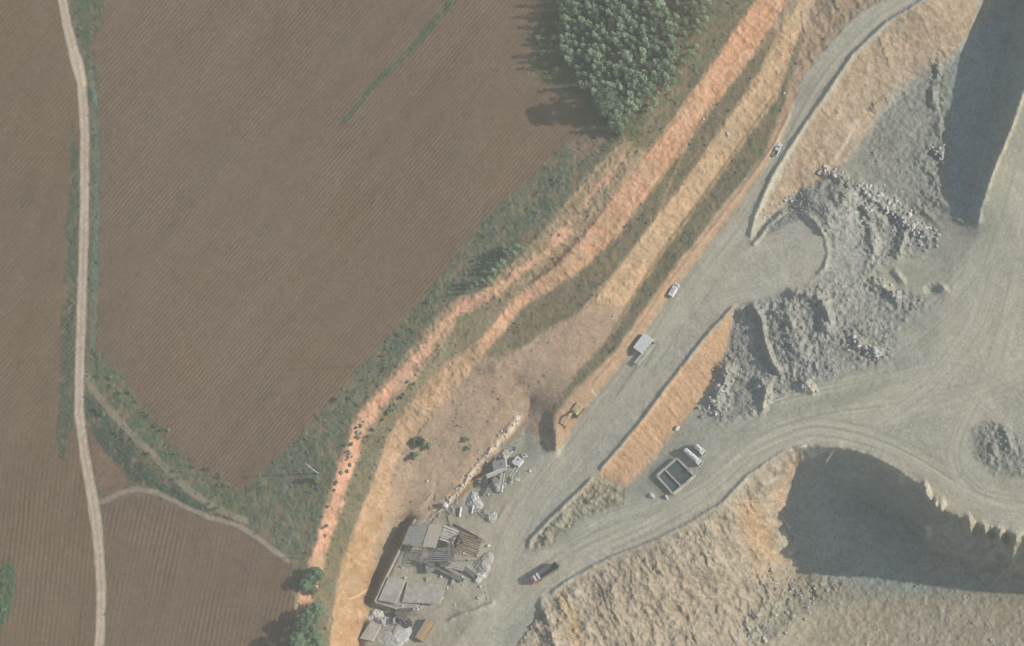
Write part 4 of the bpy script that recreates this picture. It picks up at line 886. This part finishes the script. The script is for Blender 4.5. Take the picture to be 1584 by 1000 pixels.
def flatbed(x, y, rz, label):
    t = empty('flatbed_trailer', G(x, y, .05), rz, label, 'trailer')
    MB().box((0, 0, .95), (11, .9, .25)).build('chassis', M_dark, t)
    for k in range(4): MB().box((0, -.93 + .62 * k, 1.14 + .01 * (k % 2)), (11, .56, .1)).build('deck_plank', M_offw if k % 3 == 0 else M_conc, t)
    MB().box((5.45, 0, 1.6), (.12, 2.5, .9)).build('headboard', M_offw, t); wheels(t, (-4.2, -3.0, 3.6), .95, .44, .3)
flatbed(999, 548, head(983, 567, 1016, 526), 'long pale flatbed trailer parked beside the site cabin')
def skip():
    t = empty('ribbed_skip', G(659, 976), head(649, 992, 670, 958), 'long ribbed bin with faded pink, orange and yellow slats near the bottom edge', 'skip')
    MB().box((0, 0, 1.1), (8.6, 3.4, 2.0)).build('body', M_rust, t)
    for k, m in enumerate((M_mauve, M_mauve, M_mauve, M_orange, M_orange, M_yellow, M_orange, M_yellow)): MB().box((0, 1.5 - .42 * k, 2.18 + .02 * (k % 2)), (8.6, .36, .14)).build('slat', m, t)
    for k in range(6): MB().box((-3.9 + 1.55 * k, -1.76, 1.1), (.16, .12, 1.9)).build('rib', M_orange, t)
    MB().box((4.36, 0, 1.2), (.1, 3.3, 1.9)).build('end_door', M_rust, t)
skip()

# ------------------------------------------------------------------ settling basin
def wallseg(a, b, w, z0, z1, name, m, parent):
    a = Vector((a[0], a[1], 0)); b = Vector((b[0], b[1], 0)); d = (b - a); L = d.length; c = (a + b) / 2
    return MB().box((c.x, c.y, (z0 + z1) / 2), (L, w, z1 - z0), math.atan2(d.y, d.x)).build(name, m, parent)
def basin():
    z = max(ground(x, y) for x, y in ((1017,737),(1048,710),(1074,737),(1040,765),(1045,737)))
    C = [Vector(P(x, y, z)) for x, y in ((1017,737),(1048,710),(1075,737),(1042,765),(1029,727),(1055,754))]
    t = empty('settling_basin', (0, 0, 0), 0, 'rectangular concrete settling basin of dark water, divided by a pale wall', 'basin')
    z1 = z + 1.3
    for a, b in ((0, 1), (1, 2), (2, 3), (3, 0)): wallseg(C[a], C[b], .75, z - 1, z1, 'wall', M_conc2, t)
    wallseg(C[4], C[5], .6, z - 1, z1 - .05, 'partition', M_conc, t)
    w = MB(); q = [C[0], C[4], C[5], C[3]]; w.add([(p.x, p.y, z + .55) for p in q], [(0, 1, 2, 3)]); w.build('water', M_water, t)
    w = MB(); q = [C[4], C[1], C[2], C[5]]; w.add([(p.x, p.y, z + .7) for p in q], [(0, 1, 2, 3)]); w.build('water', M_water, t)
    d = (C[2] - C[1]).normalized(); p = C[1] + (C[2] - C[1]) * .72; MB().tube((p.x, p.y, z + .8), (p.x, p.y, z + 2.1), .7, n=14).build('valve_drum', M_grey, t)
basin()

# ------------------------------------------------------------------ plant and machinery
def conveyor(p0, z0, p1, z1, w, label, m=None, supports=3):
    A = Vector(P(*p0, z0)); B = Vector(P(*p1, z1)); d = B - A; L = d.length; mid = (A + B) / 2
    g0 = ground(*p0); t = empty('conveyor', (A.x, A.y, g0), 0, label, 'conveyor', 'belt conveyors of the stone plant')
    O = Vector((A.x, A.y, g0)); rot = d.to_track_quat('X', 'Z').to_matrix()
    MB().box(mid - O, (L, w, .12), rot=rot).build('belt', m or M_belt, t)
    for s in (-1, 1): MB().box(mid - O + rot @ Vector((0, s * (w / 2 + .1), 0)), (L, .14, .45), rot=rot).build('side_frame', M_offw if m else M_grey, t)
    MB().tube(B - O - rot @ Vector((0, w / 2 + .1, 0)), B - O + rot @ Vector((0, w / 2 + .1, 0)), .3, n=10).build('head_drum', M_dark, t)
    for k in range(1, supports + 1):
        c = A + d * (k / (supports + .6)) - O
        for s in (-1, 1):
            q = c + rot @ Vector((0, s * w * .5, 0)); MB().tube((q.x, q.y, -1.5), q, .09, n=6).build('leg', M_rust, t)
def gravel_pile(x, y, r, h, label, m=None, name='gravel_pile'):
    rng = np.random.default_rng(int(x * 7 + y)); V = [(0, 0, h)]; F = []; nr, na = 6, 22
    for i in range(1, nr + 1):
        for j in range(na):
            a = 2 * math.pi * j / na; q = r * i / nr * (1 + .22 * math.sin(a * 2 + x) + .14 * math.sin(a * 3 + y) + rng.uniform(-.09, .09)); V.append((q * math.cos(a), q * math.sin(a) * .8, h * .8 * (1 - (i / nr) ** 1.7) * (1 + .3 * math.sin(a * 3 + y) * i / nr) + rng.uniform(-.13, .13) * h - (.6 if i == nr else 0)))
    for j in range(na):
        F.append((0, 1 + j, 1 + (j + 1) % na))
        for i in range(nr - 1): a = 1 + i * na; F.append((a + j, a + na + j, a + na + (j + 1) % na, a + (j + 1) % na))
    o = MB().add(V, F).build(name, m or M_gravel, None, False, G(x, y)); return tag(o, label, 'gravel pile')
def hopper(x, y, s, h, rz, label, m=M_grey):
    t = empty('hopper', G(x, y), rz, label, 'hopper')
    for a in (0, 1, 2, 3):
        M = Matrix.Rotation(a * math.pi / 2, 3, 'Z'); v = [M @ Vector(q) for q in ((-s/2, -s/2, h), (s/2, -s/2, h), (s*.2, -s*.2, h*.5), (-s*.2, -s*.2, h*.5))]
        v += [M @ Vector(q) for q in ((-s/2+.1, -s/2+.12, h), (s/2-.1, -s/2+.12, h), (s*.17, -s*.16, h*.5), (-s*.17, -s*.16, h*.5))]
        MB().add(v, [(0,3,2,1),(4,5,6,7),(0,1,5,4),(1,2,6,5),(2,3,7,6),(3,0,4,7)]).build('side_plate', m, t)
        c = M @ Vector((s * .46, s * .46, 0)); MB().tube((c.x, c.y, -1), (c.x, c.y, h), .12, n=6).build('leg', M_rust, t)
    return t
def machine_box(name, x, y, d, rz, label, cat, m, extra=None, dz=0.0):
    t = empty(name, G(x, y, dz), rz, label, cat)
    MB().box((0, 0, d[2] * .55), (d[0], d[1], d[2] * .75)).build('housing', m, t)
    MB().box((0, 0, d[2] * .96), (d[0] * 1.05, d[1] * 1.05, .1)).build('cover', extra or m, t)
    MB().box((0, 0, d[2] * .09), (d[0] * .96, d[1] * .7, d[2] * .18)).build('base', M_dark, t)
    MB().box((d[0] * .2, 0, d[2] * .96 + .2), (.5, .5, .3)).build('vent', M_dark, t)
    return t
# retaining wall of the crusher platform
def retaining():
    pts = [(642,803),(614,859),(594,899),(580,931)]; ptsb = [(580,931),(612,941),(645,938)]
    for L, lb in ((pts, 'long concrete retaining wall on the west side of the crusher platform'), (ptsb, 'short concrete retaining wall closing the south end of the crusher platform')):
        t = empty('retaining_wall', (0, 0, 0), 0, lb, 'retaining wall')
        for (ax0, ay0), (bx0, by0) in zip(L[:-1], L[1:]):
            n = max(1, round(math.dist((ax0, ay0), (bx0, by0)) / 16))
            for k in range(n):
                a = (ax0 + (bx0 - ax0) * k / n, ay0 + (by0 - ay0) * k / n); b = (ax0 + (bx0 - ax0) * (k + 1) / n, ay0 + (by0 - ay0) * (k + 1) / n)
                zt = -24.2 - (.8 if L is ptsb and a[0] > 600 else 0); A = Vector(P(*a, zt)); B = Vector(P(*b, zt)); d = (B - A).normalized() * .02
                wallseg(A + d, B - d, .55, -29.5, zt + .02 * (k % 2), 'panel', M_conc, t)
retaining()
def slab(corners, z, th, label, m, nx=3, ny=2, name='concrete_slab', zs=None):
    t = empty(name, (0, 0, 0), 0, label, 'slab'); Q = [Vector(P(x, y, z if zs is None else zs[i])) for i, (x, y) in enumerate(corners)]
    for i in range(nx):
        for j in range(ny):
            q = []
            for u, v in ((i, j), (i + 1, j), (i + 1, j + 1), (i, j + 1)):
                u = (u + (.006 if u == i else -.006)) / nx; v = (v + (.006 if v == j else -.006)) / ny
                q.append((Q[0] * (1 - u) + Q[1] * u) * (1 - v) + (Q[3] * (1 - u) + Q[2] * u) * v)
            dz = rk.uniform(-.02, .02); MB().add([p + Vector((0, 0, dz - th)) for p in q] + [p + Vector((0, 0, dz)) for p in q], [(3,2,1,0),(4,5,6,7),(0,1,5,4),(1,2,6,5),(2,3,7,6),(3,0,4,7)]).build('panel', m, t)
    return t
slab([(601,892),(628,897),(612,934),(585,929)], -24.0, .6, 'clean grey concrete slab at the south-west corner of the crusher platform', M_conc2, 2, 1)
slab([(573,962),(590,966),(576,992),(556,988)], -25.6, .9, 'grey concrete slab near the bottom edge beside the pale stone heap', M_conc2, 2, 1)
slab([(630,900),(690,905),(680,935),(622,932)], -24.9, .5, 'dusty tan concrete apron in the middle of the crusher platform', M_conc, 3, 1)
# crushing shed: frame and sheets
def shed():
    t = empty('crushing_shed', (0, 0, 0), 0, 'dilapidated crushing shed with ribbed grey sheets and one broad tan sheet on its roof', 'shed')
    def sheets(corners, zs, n, m, name='roof_sheet', gap=.06, tilt=.12):
        Q = [Vector(P(x, y, z)) for (x, y), z in zip(corners, zs)]
        for i in range(n):
            a, b = (i + gap / 2) / n, (i + 1 - gap / 2) / n; dz = rk.uniform(-tilt, tilt)
            q = [Q[0].lerp(Q[3], a), Q[1].lerp(Q[2], a), Q[1].lerp(Q[2], b), Q[0].lerp(Q[3], b)]
            up = Vector((0, 0, dz)); q[2] = q[2] + up; q[3] = q[3] + up
            MB().add([p - Vector((0, 0, .08)) for p in q] + q, [(3,2,1,0),(4,5,6,7),(0,1,5,4),(1,2,6,5),(2,3,7,6),(3,0,4,7)]).build(name, m, t)
    zr = -20.0
    sheets([(634,812),(664,806),(652,846),(622,842)], (-21.5, zr, zr, -21.5), 9, M_sheet)
    sheets([(665,810),(684,813),(674,848),(653,846)], (zr, zr, zr + .3, zr + .3), 3, M_tan, gap=.02, tilt=.05)
    sheets([(688,812),(712,822),(700,842),(680,836)], (zr, zr - 1, zr - 1, zr), 6, M_sheet, tilt=.5, gap=.25)
    sheets([(712,820),(746,834),(736,862),(704,850)], (zr - .5, zr - 1.5, zr - 1.5, zr - .5), 9, M_rust, tilt=.4, gap=.35)
    sheets([(652,850),(700,846),(704,868),(648,870)], (zr - 1, zr - 1, zr - 1.5, zr - 1.5), 7, M_grey, tilt=.3, gap=.4)
    sheets([(700,866),(722,872),(716,884),(692,878)], (-22, -22, -22.4, -22.4), 4, M_tan, tilt=.2, gap=.2)
    for x, y in ((636,812),(664,806),(690,812),(744,833),(622,843),(652,848),(680,840),(706,850),(736,862),(650,872),(704,868)):
        A = Vector(P(x, y, zr - 1.2)); MB().tube((A.x, A.y, -29), A, .16, n=6).build('post', M_rust, t)
    for a, b in (((636,812),(744,833)),((622,843),(736,862)),((664,806),(650,872)),((690,812),(704,868)),((632,842),(690,838)),((712,822),(700,866))):
        A = Vector(P(*a, zr - .9)); B = Vector(P(*b, zr - .9)); MB().tube(A, B, .13, n=6).build('beam', M_rust, t)
shed()
hopper(713, 843, 4.2, 6.5, .5, 'rusty steel feed hopper at the east end of the crushing shed', M_rust)
machine_box('jaw_crusher', 690, 868, (5, 3.6, 3.8), .6, 'grey jaw crusher housing in the shade below the shed', 'crusher', M_grey, M_rust)
machine_box('motor_house', 668, 880, (3.4, 3, 2.4), .3, 'small grey motor house in the dark hollow south of the shed', 'motor house', M_grey)
conveyor((706,868), -24.2, (736,892), -27.0, 1.3, 'short conveyor with pale frame at the south-east foot of the shed', None, 2)
conveyor((655,866), -22.5, (716,898), -26.3, 1.4, 'dark conveyor running down the south side of the crushing shed', None, 3)
conveyor((700,812), -25.0, (738,832), -21.8, 1.0, 'thin conveyor rising along the north-east side of the shed', None, 2)
conveyor((628,842), -22.0, (700,836), -21.0, .7, 'narrow dark conveyor crossing the tan roof sheet', None, 2)
gravel_pile(741, 893, 2.9, 2.0, 'small cream gravel pile at the foot of the short conveyor', M_stone)
gravel_pile(747, 872, 5.0, 1.4, 'low wide gravel pile along the east edge of the shed', M_gravel)
gravel_pile(579, 952, 3.6, 1.8, 'pale stone heap in front of the short retaining wall', M_stone)
gravel_pile(593, 961, 3.2, 1.9, 'pale stone heap just right of the one by the short retaining wall', M_stone)
gravel_pile(610, 985, 6.5, 1.2, 'broad pale stone heap at the bottom edge left of the ribbed skip', M_stone)
machine_box('screen_deck', 622, 953, (3.6, 3.0, 2.6), .4, 'dark cluttered screen deck between the stone heaps and the yard', 'machine', M_dark, M_rust)
machine_box('generator', 632, 966, (3.4, 2.0, 2.0), .9, 'dark generator at the lower end of the cluttered machinery', 'generator', M_dark)
conveyor((612,946), -25.0, (636,968), -26.2, 1.1, 'short dark conveyor among the machinery near the bottom edge', None, 2)
hopper(617, 962, 2.6, 3.2, .2, 'small grey hopper beside the dark screen deck')
machine_box('white_box', 644, 943, (2.0, 1.0, 1.0), 0, 'small white box on the yard above the ribbed skip', 'box', M_white)
# screening plant by the rubble bank
t = machine_box('screening_plant', 776, 722, (5.0, 3.2, 3.6), .2, 'grey screening plant standing among conveyors west of the haul road', 'screening plant', M_offw, M_grey)
machine_box('control_cabin', 803, 716, (3.4, 3.0, 2.6), .9, 'white control cabin on the east side of the screening plant', 'cabin', M_white)
machine_box('fuel_tank', 812, 706, (1.6, 1.4, 1.4), .4, 'small pale fuel tank north of the control cabin', 'tank', M_offw)
machine_box('power_box', 787, 725, (1.5, 1.3, 1.9), .2, 'small white power box between the screening plant and the control cabin', 'box', M_white)
conveyor((783,724), -24.2, (752,738), -22.6, 1.3, 'pale discharge conveyor pointing west from the screening plant', M_sheet)
conveyor((762,722), -26.0, (778,708), -23.4, 1.2, 'pale feed conveyor rising towards the north-east of the plant', M_sheet, 2)
conveyor((778,732), -24.4, (773,762), -22.8, 1.2, 'pale discharge conveyor pointing south from the screening plant', M_sheet, 2)
conveyor((790,738), -24.6, (800,722), -24.0, 1.0, 'short pale conveyor beside the control cabin', M_sheet, 1)
conveyor((750,744), -25.4, (762,740), -24.2, 1.0, 'short pale conveyor at the lower left of the plant', M_sheet, 1)
conveyor((776,690), -26.0, (796,695), -24.6, 1.5, 'bright white conveyor at the north end of the plant', M_offw, 2)
gravel_pile(779, 703, 3.6, 2.0, 'tan gravel pile north of the screening plant', M_gravel)
gravel_pile(770, 754, 2.8, 1.6, 'pale gravel pile under the southern conveyor', M_stone)
gravel_pile(793, 743, 2.4, 1.3, 'small grey gravel pile beside the haul road', M_gravel)
gravel_pile(757, 798, 3.4, 1.5, 'grey gravel pile beside the haul road north of the shed', M_gravel)
gravel_pile(733, 776, 4.2, 1.6, 'sandy gravel pile between the plant and the shed', M_stone)
hopper(760, 748, 2.4, 3.2, .5, 'small dark hopper at the lower left of the screening plant', M_dark)
def water_tank(x, y):
    t = empty('water_tank', G(x, y), 0, 'small upright white water tank on the bank north of the shed', 'tank')
    MB().tube((0, 0, 0), (0, 0, 2.6), 1.0, n=20).build('shell', M_white, t); MB().tube((0, 0, 2.6), (0, 0, 2.95), 1.0, .3, 20).build('lid', M_offw, t); MB().tube((1.0, 0, .4), (1.5, 0, .4), .08, n=8).build('outlet', M_grey, t)
water_tank(690, 783)
for x, y, x2, y2, s, lb in ((711,800,714,786,.5,'short white pipe lying on the ground north of the shed'),(730,795,733,783,.35,'thin white pipe lying right of the short white one')):
    A = G(x, y, .3); B = G(x2, y2, .9); o = MB().tube((0, 0, 0), B - A, s, n=8).build('pipe', M_white, None, False, A); tag(o, lb, 'pipe')
M_yel = mat('faded_yellow_paint', (.50, .40, .24), .6, 0, .15)
def excavator(x, y, rz):
    t = empty('excavator', G(x, y, .05), rz, 'faded yellow tracked excavator with its boom stretched out on the bank beside the haul road', 'excavator')
    for s in (-1, 1):
        MB().prism([(-1.7,.1),(1.7,.1),(2.0,.45),(1.7,.8),(-1.7,.8),(-2.0,.45)], s * 1.05 - .28, s * 1.05 + .28).build('track', M_dark, t)
    h = MB().prism([(-2.0,.95),(.9,.95),(.9,1.6),(.2,1.75),(-2.0,1.9),(-2.2,1.4)], -1.2, 1.2).build('engine_house', M_yel, t)
    c = MB().prism([(-.1,1.6),(1.1,1.6),(.95,2.75),(0,2.8)], .3, 1.2).build('cab', M_yel, t); MB().prism([(1.11,1.7),(1.16,1.7),(1.0,2.65),(.96,2.65)], .38, 1.12).build('windscreen', M_glass, c)
    b = MB(); b.prism([(.5,1.4),(2.6,3.2),(5.0,2.5),(4.9,2.15),(2.7,2.7),(.9,1.1)], -.5, .0); b.build('boom', M_yel, t)
    MB().prism([(4.6,2.7),(5.2,2.6),(6.3,.7),(6.0,.5)], -.42, -.08).build('stick', M_yel, t)
    MB().prism([(5.9,.75),(6.6,.6),(6.7,.1),(6.1,-.1),(5.6,.3)], -.75, .3).build('bucket', M_rust, t); return t
excavator(893, 637, head(893, 634, 879, 652)).scale = (1.25, 1.25, 1.25)
for i in range(26):
    x = rk.uniform(665, 748); y = rk.uniform(768, 808); A = G(x, y, .35); L = rk.uniform(2, 4.5); a = rk.uniform(0, 3.1)
    o = MB().box((0, 0, 0), (L, .3, .22), a).build('plank', M_wood if i % 2 else M_offw, None, False, A); tag(o, 'weathered plank lying in the scrap between the rubble bank and the shed', 'plank', 'planks in the scrap area')

for i in range(55):
    x = rk.uniform(600, 755); y = rk.uniform(850, 940)
    boulder(x, y, rk.uniform(.5, 1.3), 'broken stone spilled around the foot of the crushing shed', 'stones spilled round the shed', i % 2 == 0)
for i in range(22):
    x = rk.gauss(780, 18); y = rk.gauss(735, 16)
    boulder(x, y, rk.uniform(.5, 1.1), 'broken stone spilled around the screening plant', 'stones spilled round the screening plant', i % 2 == 0)
for k, (x, y, w, h, a) in enumerate(((655,862,3.2,2.2,.3),(676,856,2.8,1.8,1.1),(742,858,2.6,1.6,.5),(726,878,2.4,1.5,2.0),(664,896,2.2,1.4,.2),(702,900,2.6,1.2,1.4))):
    A = G(x, y, .3 + .1 * k); o = MB().box((0, 0, 0), (w, h, .07), rot=Matrix.Rotation(a, 3, 'Z') @ Matrix.Rotation(.12, 3, 'X')).build('loose_sheet', M_sheet if k % 2 else M_tan, None, False, A)
    tag(o, 'loose roofing sheet dropped on the ground around the crushing shed', 'sheet', 'loose sheets round the shed')
